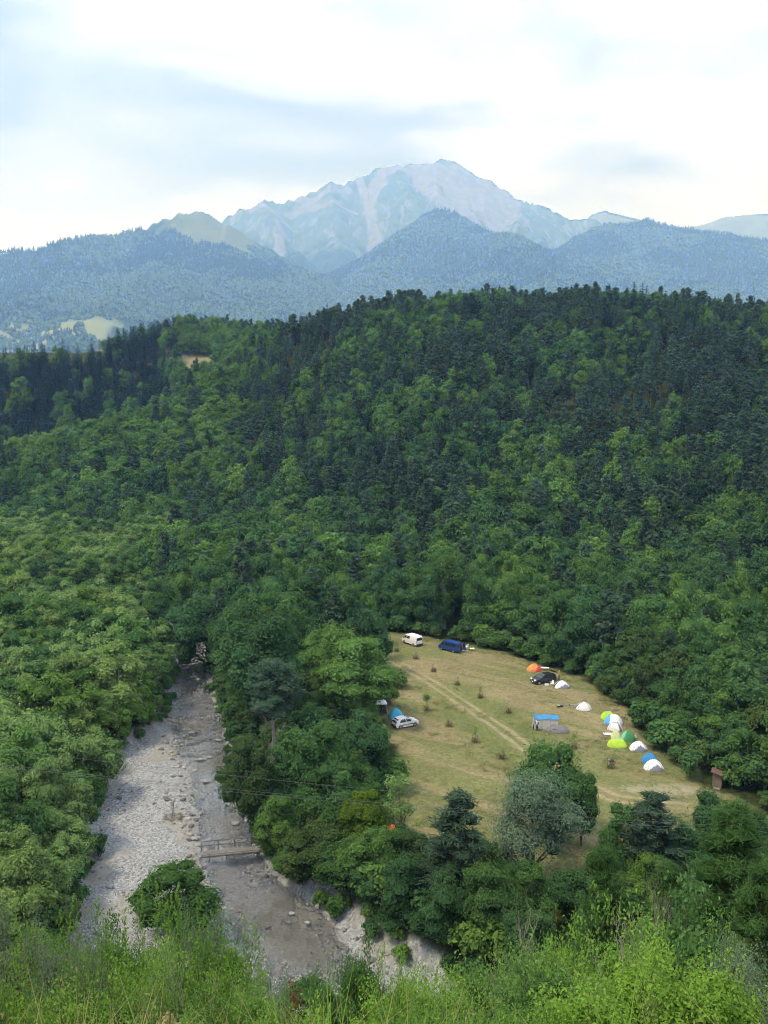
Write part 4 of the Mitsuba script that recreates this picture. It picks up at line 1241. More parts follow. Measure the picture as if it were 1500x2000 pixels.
def ground_at(u, v):
    p = at(u, v, 0)
    for _ in range(3):
        p = at(u, v, land1(p[0], p[1]))
    return np.array([p[0], p[1], land1(p[0], p[1])])


def heading(a, b):
    p, q = ground_at(*a), ground_at(*b)
    return math.degrees(math.atan2(q[1] - p[1], q[0] - p[0]))


def part(thing, name, mesh, mat, place, smooth=35):
    key = numbered(f'{thing}__{name}')
    scene[key] = mikit.ply(mesh, mat, smooth=smooth, to_world=place.t) if place is not None else mikit.ply(mesh, mat, smooth=smooth)
    return key


def box(sx, sy, sz, c=(0, 0, 0), bevel=0.0):
    if bevel <= 0:
        return trimesh.creation.box((sx, sy, sz), transform=trimesh.transformations.translation_matrix(c))
    import manifold3d as m3
    h = np.array([sx, sy, sz]) / 2 - bevel
    pts = np.array([[a * h[0], b * h[1], d * h[2]] for a in (-1, 1) for b in (-1, 1) for d in (-1, 1)])
    v = np.concatenate([pts + e * bevel for e in (np.eye(3)[0], np.eye(3)[1], np.eye(3)[2], -np.eye(3)[0], -np.eye(3)[1], -np.eye(3)[2])])
    m = trimesh.convex.convex_hull(v)
    m.apply_translation(c)
    return m


def rod(a, b, r, sides=6, r2=None):
    m = Mesh()
    a, b = np.array(a, float), np.array(b, float)
    tube(m, np.stack([a, (a + b) / 2, b]), [r, r if r2 is None else (r + r2) / 2, r if r2 is None else r2], sides)
    v, f = m.v[0], m.f[0]
    n = len(v)
    caps = [[0, (i + 1) % sides, i] for i in range(1, sides - 1)] + [[n - sides, n - sides + i, n - sides + (i + 1) % sides] for i in range(1, sides - 1)]
    return trimesh.Trimesh(v, np.vstack([f, caps]), process=False)


def disc(c, axis, r, w, sides=18):
    a = np.array(axis, float)
    return rod(np.array(c) - a * w / 2, np.array(c) + a * w / 2, r, sides)


# ------------------------------------------------ cars and vans
def vehicle(name, label, cat, place, profile, L, W, H, belt, paint_mat, windows, screen, rear, wheels, wheel_r, extras=()):
    """profile: side outline (x from the rear to the front, z); the body narrows above the belt line and rounds in at its ends."""
    tag(name, label, cat)

    def shape(v, grow=0.0):
        v = np.array(v, float)
        k = np.clip((v[:, 2] - belt) / (H - belt), 0, 1.2)
        e = np.abs(v[:, 0] / (L / 2))
        v[:, 1] *= (1 - 0.20 * k ** 1.2) * (1 - 0.13 * np.clip(e - 0.55, 0, 1) ** 2 / 0.2) * (1 - 0.05 * np.clip(0.55 - v[:, 2], 0, 1))
        return v

    def extruded(pts, y0, y1, step=0.16):
        import manifold3d as m3
        s = shapely.geometry.polygon.orient(shapely.Polygon(pts))
        s = s.buffer(-0.03).buffer(0.03) if y1 - y0 > 0.5 else s
        m = m3.Manifold.extrude(m3.CrossSection([np.array(shapely.geometry.polygon.orient(s).exterior.coords)[:-1]]), y1 - y0).refine_to_length(step)
        mm = m.to_mesh()
        v = mm.vert_properties[:, :3]
        return np.stack([v[:, 0], -(v[:, 2] + y0), v[:, 1]], -1), mm.tri_verts

    body = shapely.Polygon(profile)
    for wx in wheels:
        body = body.difference(shapely.Point(wx, wheel_r).buffer(wheel_r * 1.14))
    v, f = extruded(np.array(body.exterior.coords)[:-1], -W / 2, W / 2)
    part(name, 'body', (shape(v), f), paint_mat, place, 40)
    part(name, 'underbody', box(L * 0.86, W * 0.80, 0.3, (0, 0, wheel_r * 0.95)), 'mat_trim', place, False)
    for s in (-1, 1):
        for poly_ in windows:
            v, f = extruded(poly_, W / 2 - 0.03, W / 2 + 0.012, 0.2)
            v = shape(v) * [1, s, 1]
            part(name, 'window', (v, f if s > 0 else f[:, ::-1]), 'mat_glass', place, False)
    for nm, (a, b) in (('windscreen', screen), ('rear_window', rear)):
        if a is None:
            continue
        a, b = np.array(a), np.array(b)
        d = (b - a) / np.linalg.norm(b - a)
        n = np.array([-d[1], d[0]])
        n = n * np.sign(n[1] if abs(n[1]) > 0.15 else n[0] * (1 if nm == 'windscreen' else -1) if False else (n[0] * (1 if a[0] > 0 else -1)))
        k = np.linspace(-0.44, 0.44, 7) * W
        rows = [np.stack([np.full(7, q[0]), k * 0.98, np.full(7, q[1])], -1) for q in (a - n * 0.03, a + n * 0.015, b + n * 0.015, b - n * 0.03)]
        v = shape(np.vstack(rows))
        q = np.array([[r * 7 + c, r * 7 + c + 1, r * 7 + c + 8, r * 7 + c + 7] for r in range(3) for c in range(6)])
        part(name, nm, (v, q), 'mat_glass', place, False)
    for wx in wheels:
        for s in (-1, 1):
            w = numbered(f'{name}__wheel')
            y = s * (W / 2 - 0.12)
            scene[w + '__tyre'] = mikit.ply(disc((wx, y, wheel_r), (0, 1, 0), wheel_r, 0.2), 'mat_rubber', smooth=40, to_world=place.t)
            scene[w + '__rim'] = mikit.ply(disc((wx, y + s * 0.02, wheel_r), (0, 1, 0), wheel_r * 0.64, 0.2), 'mat_alloy', smooth=40, to_world=place.t)
    for nm, mesh, mat in extras:
        v = np.array(mesh.vertices)
        part(name, nm, trimesh.Trimesh(shape(v), mesh.faces, process=False), mat, place, False)


def both(nm, f, mat):
    return [(nm, f(s), mat) for s in (-1, 1)]


# white panel van
p0 = ground_at(805, 1258)
vehicle('panel_van', 'white panel van parked at the far end of the meadow', 'van', Place(p0, heading((817, 1258), (795, 1251.5)), 1.02),
        [(-2.3, 0.42), (-2.36, 0.7), (-2.32, 1.25), (-2.2, 1.86), (-2.05, 1.97), (-1.0, 2.0), (0.6, 1.99), (1.05, 1.92), (1.35, 1.66), (1.66, 1.24), (1.95, 1.14), (2.24, 1.0), (2.34, 0.76), (2.34, 0.42), (2.1, 0.32), (-2.1, 0.32)],
        4.7, 1.86, 2.0, 1.05, 'mat_white_paint', [[(0.72, 1.2), (1.58, 1.2), (1.34, 1.55), (1.08, 1.74), (0.72, 1.76)], [(-0.25, 1.24), (0.52, 1.24), (0.52, 1.74), (-0.25, 1.74)]], ((1.70, 1.24), (1.16, 1.86)), ((-2.335, 1.22), (-2.24, 1.72)), (1.45, -1.45), 0.31,
        both('tail_light', lambda s: box(0.05, 0.14, 0.5, (-2.36, s * 0.84, 0.98)), 'mat_lamp_red') + both('headlight', lambda s: box(0.08, 0.34, 0.2, (2.31, s * 0.66, 0.86)), 'mat_lamp_clear')
        + [('rear_bumper', box(0.12, 1.8, 0.22, (-2.40, 0, 0.46)), 'mat_trim'), ('front_bumper', box(0.14, 1.8, 0.26, (2.36, 0, 0.44)), 'mat_trim'), ('number_plate', box(0.02, 0.5, 0.12, (-2.385, 0, 0.74)), 'mat_plate')]
        + both('mirror', lambda s: box(0.1, 0.2, 0.24, (1.42, s * 1.06, 1.26)), 'mat_trim'))
# blue minibus with its rear doors open
p0 = ground_at(879, 1270.5)
BUS = Place(p0, heading((893, 1271), (865, 1264.5)), 1.0)
vehicle('minibus', 'dark blue minibus with its rear doors open at the far edge of the meadow', 'van', BUS,
        [(-2.3, 0.42), (-2.36, 0.7), (-2.32, 1.2), (-2.16, 1.82), (-2.02, 1.92), (-1.0, 1.95), (0.9, 1.94), (1.2, 1.84), (1.78, 1.12), (2.2, 0.98), (2.34, 0.76), (2.34, 0.42), (2.1, 0.32), (-2.1, 0.32)],
        4.7, 1.84, 1.95, 1.0, 'mat_blue_paint', [[(0.75, 1.16), (1.66, 1.16), (1.24, 1.70), (0.75, 1.72)], [(-0.62, 1.16), (0.60, 1.16), (0.60, 1.72), (-0.62, 1.72)], [(-2.0, 1.16), (-0.76, 1.16), (-0.76, 1.72), (-1.9, 1.72)]], ((1.80, 1.14), (1.24, 1.82)), (None, None), (1.45, -1.45), 0.31,
        both('tail_light', lambda s: box(0.05, 0.12, 0.5, (-2.36, s * 0.84, 0.95)), 'mat_lamp_red') + both('headlight', lambda s: box(0.08, 0.34, 0.18, (2.31, s * 0.66, 0.84)), 'mat_lamp_clear')
        + [('rear_bumper', box(0.12, 1.8, 0.2, (-2.40, 0, 0.46)), 'mat_trim'), ('load_bay', box(0.03, 1.3, 1.1, (-2.36, 0, 1.15)), 'mat_trim')] + both('mirror', lambda s: box(0.1, 0.2, 0.22, (1.5, s * 1.04, 1.2)), 'mat_trim'))
for s in (-1, 1):
    d = numbered('minibus__rear_door')
    m = trimesh.util.concatenate([box(0.8, 0.05, 0.75, (-2.36 - 0.4, s * 0.86, 0.85), 0.02), box(0.8, 0.05, 0.10, (-2.36 - 0.4, s * 0.80, 1.80), 0.02), box(0.09, 0.05, 0.62, (-2.41, s * 0.83, 1.50), 0.02), box(0.09, 0.05, 0.62, (-3.11, s * 0.83, 1.50), 0.02)])
    scene[d + '__panel'] = mikit.ply(m, 'mat_blue_paint', smooth=False, to_world=BUS.t)
    scene[d + '__window'] = mikit.ply(box(0.62, 0.02, 0.56, (-2.76, s * 0.83, 1.50)), 'mat_glass', smooth=False, to_world=BUS.t)
# silver hatchback
HATCH = [(-1.86, 0.38), (-1.93, 0.62), (-1.86, 0.98), (-1.62, 1.24), (-1.35, 1.40), (-0.6, 1.46), (0.05, 1.42), (0.45, 1.27), (0.92, 0.98), (1.5, 0.86), (1.84, 0.72), (1.93, 0.52), (1.9, 0.3), (1.7, 0.22), (-1.7, 0.22)]
p0 = ground_at(791, 1418)
vehicle('hatchback', 'silver hatchback parked at the left edge of the meadow beside the blue tent', 'car', Place(p0, heading((778, 1418.5), (807, 1413.5)), 1.03), HATCH, 3.86, 1.66, 1.46, 0.9, 'mat_silver_paint',
        [[(-0.24, 0.94), (0.80, 0.94), (0.42, 1.22), (0.0, 1.36), (-0.24, 1.38)], [(-1.38, 0.97), (-0.34, 0.94), (-0.34, 1.38), (-0.8, 1.38), (-1.2, 1.26)]], ((0.96, 0.98), (0.10, 1.42)), ((-1.87, 0.98), (-1.42, 1.38)), (1.22, -1.22), 0.29,
        both('tail_light', lambda s: box(0.08, 0.2, 0.34, (-1.88, s * 0.68, 0.84)), 'mat_lamp_red') + both('headlight', lambda s: box(0.22, 0.3, 0.16, (1.80, s * 0.60, 0.68)), 'mat_lamp_clear')
        + [('rear_bumper', box(0.1, 1.5, 0.2, (-1.93, 0, 0.45)), 'mat_trim'), ('front_grille', box(0.08, 0.9, 0.16, (1.93, 0, 0.42)), 'mat_trim'), ('number_plate', box(0.02, 0.5, 0.11, (-1.945, 0, 0.62)), 'mat_plate')]
        + both('side_strip', lambda s: box(2.0, 0.03, 0.1, (0.0, s * 0.84, 0.56)), 'mat_trim') + both('mirror', lambda s: box(0.12, 0.16, 0.12, (0.62, s * 0.92, 0.98)), 'mat_silver_paint'))
# black hatchback with a raised tailgate
p0 = ground_at(1061, 1333)
CAR = Place(p0, heading((1079, 1330), (1047, 1334.5)), 1.12)
vehicle('black_car', 'black hatchback with its tailgate up beside the white tent near the orange tent', 'car', CAR, HATCH, 3.86, 1.66, 1.46, 0.9, 'mat_black_paint',
        [[(-0.24, 0.94), (0.80, 0.94), (0.42, 1.22), (0.0, 1.36), (-0.24, 1.38)], [(-1.38, 0.97), (-0.34, 0.94), (-0.34, 1.38), (-0.8, 1.38), (-1.2, 1.26)]], ((0.96, 0.98), (0.10, 1.42)), (None, None), (1.22, -1.22), 0.29,
        both('headlight', lambda s: box(0.26, 0.34, 0.18, (1.80, s * 0.58, 0.70)), 'mat_lamp_clear') + both('tail_light', lambda s: box(0.08, 0.2, 0.34, (-1.88, s * 0.68, 0.84)), 'mat_lamp_red')
        + [('front_bumper', box(0.1, 1.5, 0.2, (1.90, 0, 0.36)), 'mat_trim'), ('number_plate', box(0.02, 0.5, 0.11, (1.965, 0, 0.42)), 'mat_plate')] + both('mirror', lambda s: box(0.12, 0.16, 0.12, (0.62, s * 0.92, 0.98)), 'mat_black_paint'))
m = box(0.95, 1.25, 0.06, (0, 0, 0), 0.02)
m.apply_transform(trimesh.transformations.rotation_matrix(math.radians(-14), (0, 1, 0)))
m.apply_translation((-1.75, 0, 1.62))
part('black_car', 'tailgate', m, 'mat_black_paint', CAR, False)
part('black_car', 'load_bay', box(0.04, 1.1, 0.55, (-1.86, 0, 0.95)), 'mat_trim', CAR, False)


# ------------------------------------------------ tents
def tent(name, label, place, a, b, h, ridge, fly, door=None, door_dir=-90.0, door_span=70.0, door_top=0.46, power=2.2, round_=1.62, top=None, poles=True, top_from=0.72, hollow=None, second=None):
    """A dome on a rounded base of half lengths a and b. door: a panel of another colour low on the side towards door_dir; top: the crown in another colour."""
    tag(name, label, 'tent')
    n, m = 64, 15
    g = np.arange(n) * 2 * np.pi / n
    ce, se = np.cos(g), np.sin(g)
    e = 2.0 / 2.6
    bx, by = a * np.sign(ce) * np.abs(ce) ** e, b * np.sign(se) * np.abs(se) ** e
    taut = 1 - 0.055 * (1 - np.abs(np.cos(2 * (g - math.radians(45)))))
    rx = np.clip(bx, -ridge, ridge)
    t = np.linspace(0, 1, m)[:, None] * np.pi / 2
    s, z = np.cos(t) ** round_, h * np.sin(t) ** (power / 2)
    sagx = 1 + (taut - 1) * np.sin(2 * t)
    X, Y = rx + (bx - rx) * s * sagx, by * s * sagx
    Z = np.broadcast_to(z, X.shape) - 0.05 * np.sin(2 * t) * (1 - np.abs(np.cos(2 * (g - math.radians(45)))))
    V = np.stack([X, Y, Z], -1).reshape(-1, 3)
    i, j = np.meshgrid(np.arange(m - 1), np.arange(n), indexing='ij')
    Q = np.stack([i * n + j, i * n + (j + 1) % n, (i + 1) * n + (j + 1) % n, (i + 1) * n + j], -1)
    gm, tm = np.degrees(g)[None, :] + 180 / n, (np.arange(m - 1) + 0.5)[:, None] / (m - 1)
    kind = np.zeros((m - 1, n), int)
    off = np.abs((gm - door_dir + 180) % 360 - 180)
    if door:
        kind[(off < door_span / 2 * (1 - 0.95 * tm / door_top))] = 1
    if second:
        kind[np.broadcast_to(np.abs((gm - second[1] + 180) % 360 - 180) < second[2] / 2, kind.shape)] = 3
    if top:
        kind[np.broadcast_to(tm > top_from, kind.shape)] = 2
    for k, (nm, mat) in enumerate((('fly', fly), ('door', door), ('top_panel', top), ('side_panel', second and second[0]))):
        q = Q[kind == k].reshape(-1, 4)
        if len(q):
            part(name, nm, (V, q), 'mat_fabric_' + mat, place, True)
    if poles:
        for q in (45, 135, 225, 315):
            c = np.argmin(np.abs(np.degrees(g) - q))
            pts = np.stack([X[:, c], Y[:, c], Z[:, c]], -1) * 1.012
            mm = Mesh()
            tube(mm, pts, 0.018, 4)
            part(name, 'pole', (mm.v[0], mm.f[0]), 'mat_fabric_' + ('slate' if fly in ('white', 'offwhite') else fly), place, True)
    return place


TENTS = [  # pixel of the middle of its foot, yaw, half length, half width, height, half ridge, ...
    (1044, 1310, 'orange dome tent with a red door by the forest edge', 15, dict(a=1.40, b=1.1, h=1.25, ridge=0.15, fly='orange', door='red', door_dir=-55, door_span=95, door_top=0.95)),
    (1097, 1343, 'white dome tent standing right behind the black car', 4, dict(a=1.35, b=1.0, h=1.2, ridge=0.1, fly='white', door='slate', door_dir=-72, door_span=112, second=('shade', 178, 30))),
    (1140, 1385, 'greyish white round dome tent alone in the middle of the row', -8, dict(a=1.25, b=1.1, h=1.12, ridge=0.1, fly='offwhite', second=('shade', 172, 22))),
    (1247, 1465, 'white dome tent between the green tent and the blue tent', 2, dict(a=1.25, b=0.95, h=1.28, ridge=0.1, fly='white', door='slate', door_dir=-88, door_span=112)),
    (1277, 1503, 'white dome tent nearest to the wooden hut, in front of the blue tent', -3, dict(a=1.32, b=1.0, h=1.38, ridge=0.1, fly='white', door='slate', door_dir=-80, door_span=112)),
    (1269, 1489, 'blue dome tent behind the last white tent of the row', 0, dict(a=1.15, b=0.9, h=1.30, ridge=0.1, fly='blue')),
    (1226, 1446, 'dark green round topped tent behind the yellow green tent', 20, dict(a=1.15, b=0.9, h=1.45, ridge=0.1, fly='green', second=('mint', 160, 80))),
    (1205, 1458, 'bright yellow green ridge tent with a grey top, lowest of the coloured cluster', -2, dict(a=1.4, b=0.9, h=1.12, ridge=0.62, fly='lime', top='grey', top_from=0.84, power=2.3, round_=1.5)),
    (1203, 1441, 'small pale yellow tent with a raised awning beside the dark green tent', 10, dict(a=0.75, b=0.7, h=1.15, ridge=0.05, fly='cream', power=2.6, second=('mint', 0, 110))),
    (1201, 1426, 'grey tent with a dark blue edge in the coloured cluster', -25, dict(a=1.15, b=0.85, h=1.15, ridge=0.25, fly='offwhite', top='deep_blue', top_from=0.88, second=('taupe', -35, 34))),
    (1198, 1414, 'white and blue tunnel tent behind the grey tent of the cluster', -15, dict(a=1.45, b=0.95, h=1.45, ridge=0.45, fly='white', second=('sky_blue', 205, 95))),
    (1187, 1404, 'yellow green tent with a grey top at the back of the coloured cluster', 10, dict(a=1.1, b=0.9, h=1.15, ridge=0.35, fly='lime', top='grey', top_from=0.84, power=2.3, round_=1.5)),
    (1090, 1429, 'low brownish grey tent beside the grey family tent', -8, dict(a=1.7, b=1.0, h=0.98, ridge=0.45, fly='taupe', power=2.5, round_=1.2)),
    (773, 1402, 'bright blue tent half hidden behind the silver hatchback', 5, dict(a=1.15, b=0.95, h=1.5, ridge=0.1, fly='cyan')),
    (766, 1628, 'orange red tent almost hidden by trees at the lower meadow corner', 0, dict(a=0.9, b=0.8, h=1.0, ridge=0.1, fly='hot_orange')),
]
for u, v, lab, yaw, kw in TENTS:
    tent(numbered('tent'), lab, Place(ground_at(u, v - 1), yaw, 1.0), **kw)

# the big family tent: upright grey walls, a sagging blue roof
p0 = ground_at(1066, 1420)
FT = Place(p0, -9)
tag('family_tent', 'big grey family tent with a blue roof near the middle of the meadow', 'tent')
xs, FW, FH = np.linspace(-1.75, 1.75, 15), 0.85, 1.62
sag = 1 - 0.10 * np.sin((xs + 1.75) / 3.5 * np.pi * 2) * 0.4
for s in (-1, 1):
    v = np.array([[x, s * (FW + 0.18), 0.0] for x in xs] + [[x, s * FW, FH * sg] for x, sg in zip(xs, sag)])
    q = np.array([[i, i + 1, i + 16, i + 15] for i in range(14)])
    part('family_tent', 'wall', (v, q), 'mat_fabric_grey', FT, True)
    for x in (-0.6, 0.6):
        part('family_tent', 'seam', rod((x, s * (FW + 0.19), 0), (x, s * (FW + 0.015), FH), 0.022, 4), 'mat_fabric_taupe', FT, False)
for s, mat in ((-1, 'grey'), (1, 'blue')):
    v = np.array([[s * 1.75, -FW, FH], [s * 1.75, FW, FH], [s * 1.95, FW + 0.15, 0], [s * 1.95, -FW - 0.15, 0], [s * 1.72, 0, FH + 0.28]])
    part('family_tent', 'end_wall', trimesh.Trimesh(v, [[0, 3, 2], [0, 2, 1], [0, 1, 4]], process=False), 'mat_fabric_' + mat, FT, False)
rows = [(-FW - 0.10, FH - 0.10), (-FW, FH + 0.01), (-FW * 0.5, FH + 0.17), (0, FH + 0.30), (FW * 0.5, FH + 0.17), (FW, FH + 0.01), (FW + 0.10, FH - 0.10)]
v = np.array([[x * 1.04, y, (z - FH) + FH * (sg if abs(y) > 0.6 else 1 - (1 - sg) * 0.6) + 0.06 * math.cos(x * 3.2)] for y, z in rows for x, sg in zip(xs, sag)])
q = np.array([[r * 15 + i, r * 15 + i + 1, r * 15 + i + 16, r * 15 + i + 15] for r in range(6) for i in range(14)])
part('family_tent', 'roof', (v, q), 'mat_fabric_blue', FT, True)

# the white pavilion whose corner shows behind the round tree
p0 = ground_at(741, 1391)
PV = Place(p0, 10)
tag('pavilion', 'white canopy mostly hidden behind the round bright tree', 'canopy')
for i, (x, y) in enumerate(((-1, -1), (1, -1), (1, 1), (-1, 1))):
    part('pavilion', 'leg', rod((x, y, 0), (x, y, 1.7), 0.025), 'mat_alloy', PV, False)
part('pavilion', 'roof', trimesh.Trimesh([[-1.1, -1.1, 1.6], [1.1, -1.1, 1.6], [1.1, 1.1, 1.6], [-1.1, 1.1, 1.6], [0, 0, 2.3]], [[0, 1, 4], [1, 2, 4], [2, 3, 4], [3, 0, 4]], process=False), 'mat_fabric_white', PV, False)
part('pavilion', 'side_wall', box(0.02, 2.0, 1.6, (1.02, 0, 0.82)), 'mat_fabric_white', PV, False)


# ------------------------------------------------ camp things
def simple(name, label, cat, parts, place):
    tag(name, label, cat)
    for nm, mesh, mat in parts:
        part(name, nm, mesh, mat, place, False)


def chair(name, label, place, mat='mat_plastic_white'):
    simple(name, label, 'chair', [('seat', box(0.48, 0.5, 0.05, (0, 0, 0.42), 0.015), mat), ('backrest', box(0.05, 0.5, 0.48, (-0.25, 0, 0.68), 0.015), mat)]
           + [('leg', rod((x, y, 0), (x * 0.85, y * 0.9, 0.42), 0.022, 5), mat) for x in (-0.24, 0.24) for y in (-0.24, 0.24)] + [('armrest', box(0.45, 0.06, 0.04, (0, s * 0.27, 0.64), 0.012), mat) for s in (-1, 1)], place)


def table(name, label, place, L, W, H, mat, cat='table'):
    simple(name, label, cat, [('table_top', box(L, W, 0.04, (0, 0, H - 0.02), 0.012), mat)] + [('leg', rod((x * L * 0.42, y * W * 0.4, 0), (x * L * 0.4, y * W * 0.38, H - 0.04), 0.018, 5), 'mat_alloy') for x in (-1, 1) for y in (-1, 1)], place)


chair('camp_chair', 'white plastic chair in front of the black car', Place(ground_at(1078, 1339), 215, 1.0))
simple('cool_box', 'low white cool box on the grass by the white chair', 'cool box', [('box', box(0.62, 0.4, 0.3, (0, 0, 0.15), 0.03), 'mat_plastic_white'), ('lid', box(0.65, 0.43, 0.07, (0, 0, 0.335), 0.02), 'mat_plate')], Place(ground_at(1068, 1339.5), 10))
table('camp_table', 'low pale camping table beside the orange tent', Place(ground_at(1064, 1309), -8), 1.5, 0.7, 0.5, 'mat_plate')
chair('camp_chair_001', 'white garden chair on the grass behind the blue minibus', Place(ground_at(911, 1268), 150, 1.15))
table('camp_table_001', 'small white table right of the chair behind the blue minibus', Place(ground_at(922, 1271.5), 12), 0.85, 0.6, 0.55, 'mat_plastic_white')
simple('ground_sheet', 'white sheet spread on the grass left of the yellow green tent', 'sheet', [('cloth', box(1.25, 0.85, 0.03, (0, 0, 0.05), 0.008), 'mat_fabric_white'), ('hem', box(1.29, 0.89, 0.012, (0, 0, 0.026)), 'mat_fabric_offwhite')], Place(ground_at(1187, 1434), -3))
simple('camping_mat', 'dark mat lying at the entrance of the greyish white round tent', 'mat', [('pad', box(1.3, 0.5, 0.05, (0, 0, 0.05), 0.015), 'mat_fabric_slate'), ('rolled_end', rod((0.62, -0.25, 0.09), (0.62, 0.25, 0.09), 0.07, 8), 'mat_fabric_shade')], Place(ground_at(1120, 1377.5), 175))
simple('duffel_bag', 'dark bag with a pale flap lying on the open grass', 'bag', [('bag', disc((0, 0, 0.16), (1, 0, 0), 0.17, 0.95, 10), 'mat_fabric_shade'), ('flap', box(0.42, 0.3, 0.05, (-0.26, 0, 0.33), 0.015), 'mat_fabric_cream'), ('strap', rod((-0.3, -0.05, 0.35), (0.35, 0.05, 0.35), 0.02, 5), 'mat_fabric_taupe')], Place(ground_at(1094, 1381), 8))
simple('water_canister', 'small white canister standing between the green tent and the white tent', 'canister', [('can', box(0.3, 0.25, 0.4, (0, 0, 0.2), 0.04), 'mat_plastic_white'), ('cap', disc((0.05, 0, 0.44), (0, 0, 1), 0.05, 0.08, 8), 'mat_lamp_red'), ('grip', box(0.16, 0.04, 0.04, (-0.05, 0, 0.44), 0.01), 'mat_plastic_white')], Place(ground_at(1241, 1442), 20))


# ------------------------------------------------ people
def chain(pts, rad, edge):
    import manifold3d as m3
    out = []
    for (a, b), (r0, r1) in zip(zip(pts[:-1], pts[1:]), zip(rad[:-1], rad[1:])):
        s = trimesh.creation.icosphere(subdivisions=1).vertices
        out.append(m3.Manifold.hull_points(np.vstack([s * r0 + a, s * r1 + b]).astype(np.float64)))
    return out


def union(parts, edge, taubin=6):
    import manifold3d as m3
    m = m3.Manifold.batch_boolean(parts, m3.OpType.Add).refine_to_length(edge).to_mesh()
    t = trimesh.Trimesh(m.vert_properties[:, :3], m.tri_verts, process=True)
    trimesh.smoothing.filter_taubin(t, iterations=taubin)
    return t


def person(name, label, place, J, top, legs, hair='hair', long_sleeves=False, trousers=False, long_hair=False, shoe='trim', sleeves=None):
    """J: joints of the pose; the body is one surface, clothes and hair are shells of their own around it."""
    tag(name, label, 'person')
    J = {k: np.array(v, float) for k, v in J.items()}
    body = chain([J['pelvis'], J['chest'], J['neck']], [0.13, 0.15, 0.055], 0) + chain([J['neck'], J['head']], [0.055, 0.088], 0) + chain([J['head'], J['chin']], [0.095, 0.055], 0)
    look = (J['chin'] - J['head']) * [1, 1, 0]
    look = look / (np.linalg.norm(look) + 1e-9)
    side = np.cross([0, 0, 1.0], look)
    body += chain([J['head'] + look * 0.08 - [0, 0, 0.01], J['head'] + look * 0.118 - [0, 0, 0.035]], [0.012, 0.016], 0)
    for s in (-1, 1):
        body += chain([J['head'] + side * s * 0.085 + [0, 0, 0.015], J['head'] + side * s * 0.098 - [0, 0, 0.03]], [0.022, 0.014], 0)
    clothes_top, clothes_leg, sleeve = chain([J['pelvis'], J['chest']], [0.15, 0.172], 0), [], []
    for s in 'lr':
        sh, el, wr, hp, kn, an, toe = (J[k + s] for k in ('shoulder_', 'elbow_', 'wrist_', 'hip_', 'knee_', 'ankle_', 'toe_'))
        body += chain([J['chest'], sh], [0.10, 0.062], 0) + chain([sh, el, wr], [0.055, 0.042, 0.030], 0) + chain([J['pelvis'], hp], [0.12, 0.095], 0) + chain([hp, kn, an], [0.088, 0.056, 0.042], 0) + chain([an, toe], [0.045, 0.034], 0)
        d = unit(wr - el)
        w = unit(np.cross(d, look + [0, 0, 0.3]))
        body += chain([wr, wr + d * 0.08], [0.030, 0.038], 0)
        for k, (o, l) in enumerate(((-0.03, 0.062), (-0.01, 0.075), (0.011, 0.07), (0.03, 0.055))):
            b0 = wr + d * 0.085 + w * o
            b1 = b0 + d * l * 0.55 + look * 0.012
            body += chain([b0, b1, b1 + d * l * 0.4 + look * 0.03], [0.0095, 0.009, 0.008], 0)
        t0 = wr + d * 0.03 + w * 0.03
        body += chain([t0, t0 + d * 0.035 + w * 0.03, t0 + d * 0.065 + w * 0.034], [0.013, 0.011, 0.009], 0)
        clothes_top += chain([J['chest'], sh], [0.122, 0.082], 0)
        sleeve += chain([sh, el], [0.080, 0.064], 0) if not long_sleeves else chain([sh, el, wr], [0.078, 0.062, 0.048], 0)
        clothes_leg += chain([J['pelvis'], hp], [0.142, 0.115], 0) + (chain([hp, kn, an + [0, 0, 0.04]], [0.112, 0.082, 0.066], 0) if trousers else chain([hp, hp + (kn - hp) * 0.82], [0.112, 0.092], 0))
    part(name, 'body', union(body, 0.03), 'mat_skin', place, True)
    if sleeves is None:
        part(name, 'shirt', union(clothes_top + sleeve, 0.05), 'mat_fabric_' + top, place, True)
    else:
        part(name, 'shirt', union(clothes_top, 0.05), 'mat_fabric_' + top, place, True)
        part(name, 'sleeves', union(sleeve, 0.05), 'mat_fabric_' + sleeves, place, True)
    part(name, 'trousers' if trousers else 'shorts', union(clothes_leg, 0.05), 'mat_fabric_' + legs, place, True)
    up = unit(J['head'] - J['chin'])
    hr = chain([J['head'] + up * 0.035 - look * 0.02, J['head'] + up * 0.02 - look * 0.045], [0.094, 0.086], 0)
    if long_hair:
        hr += chain([J['head'] - look * 0.06, J['neck'] - look * 0.09, J['neck'] - look * 0.1 - [0, 0, 0.14]], [0.075, 0.06, 0.04], 0)
    part(name, 'hair', union(hr, 0.04), 'mat_' + hair, place, True)
    for s in 'lr':
        part(name, 'shoe', union(chain([J['ankle_' + s] - [0, 0, 0.045], J['toe_' + s] - [0, 0, 0.005]], [0.056, 0.045], 0), 0.05), 'mat_' + shoe, place, True)
    for s in (-1, 1):
        e = trimesh.creation.icosphere(subdivisions=1, radius=0.011)
        e.apply_translation(J['head'] + look * 0.086 + side * s * 0.033 + [0, 0, 0.008])
        part(name, 'eye', e, 'mat_rubber', place, True)
    mo = box(0.012, 0.045, 0.012)
    mo.apply_transform(trimesh.geometry.align_vectors([1, 0, 0], look))
    mo.apply_translation(J['chin'] + look * 0.048 + [0, 0, 0.012])
    part(name, 'mouth', mo, 'mat_lamp_red', place, False)


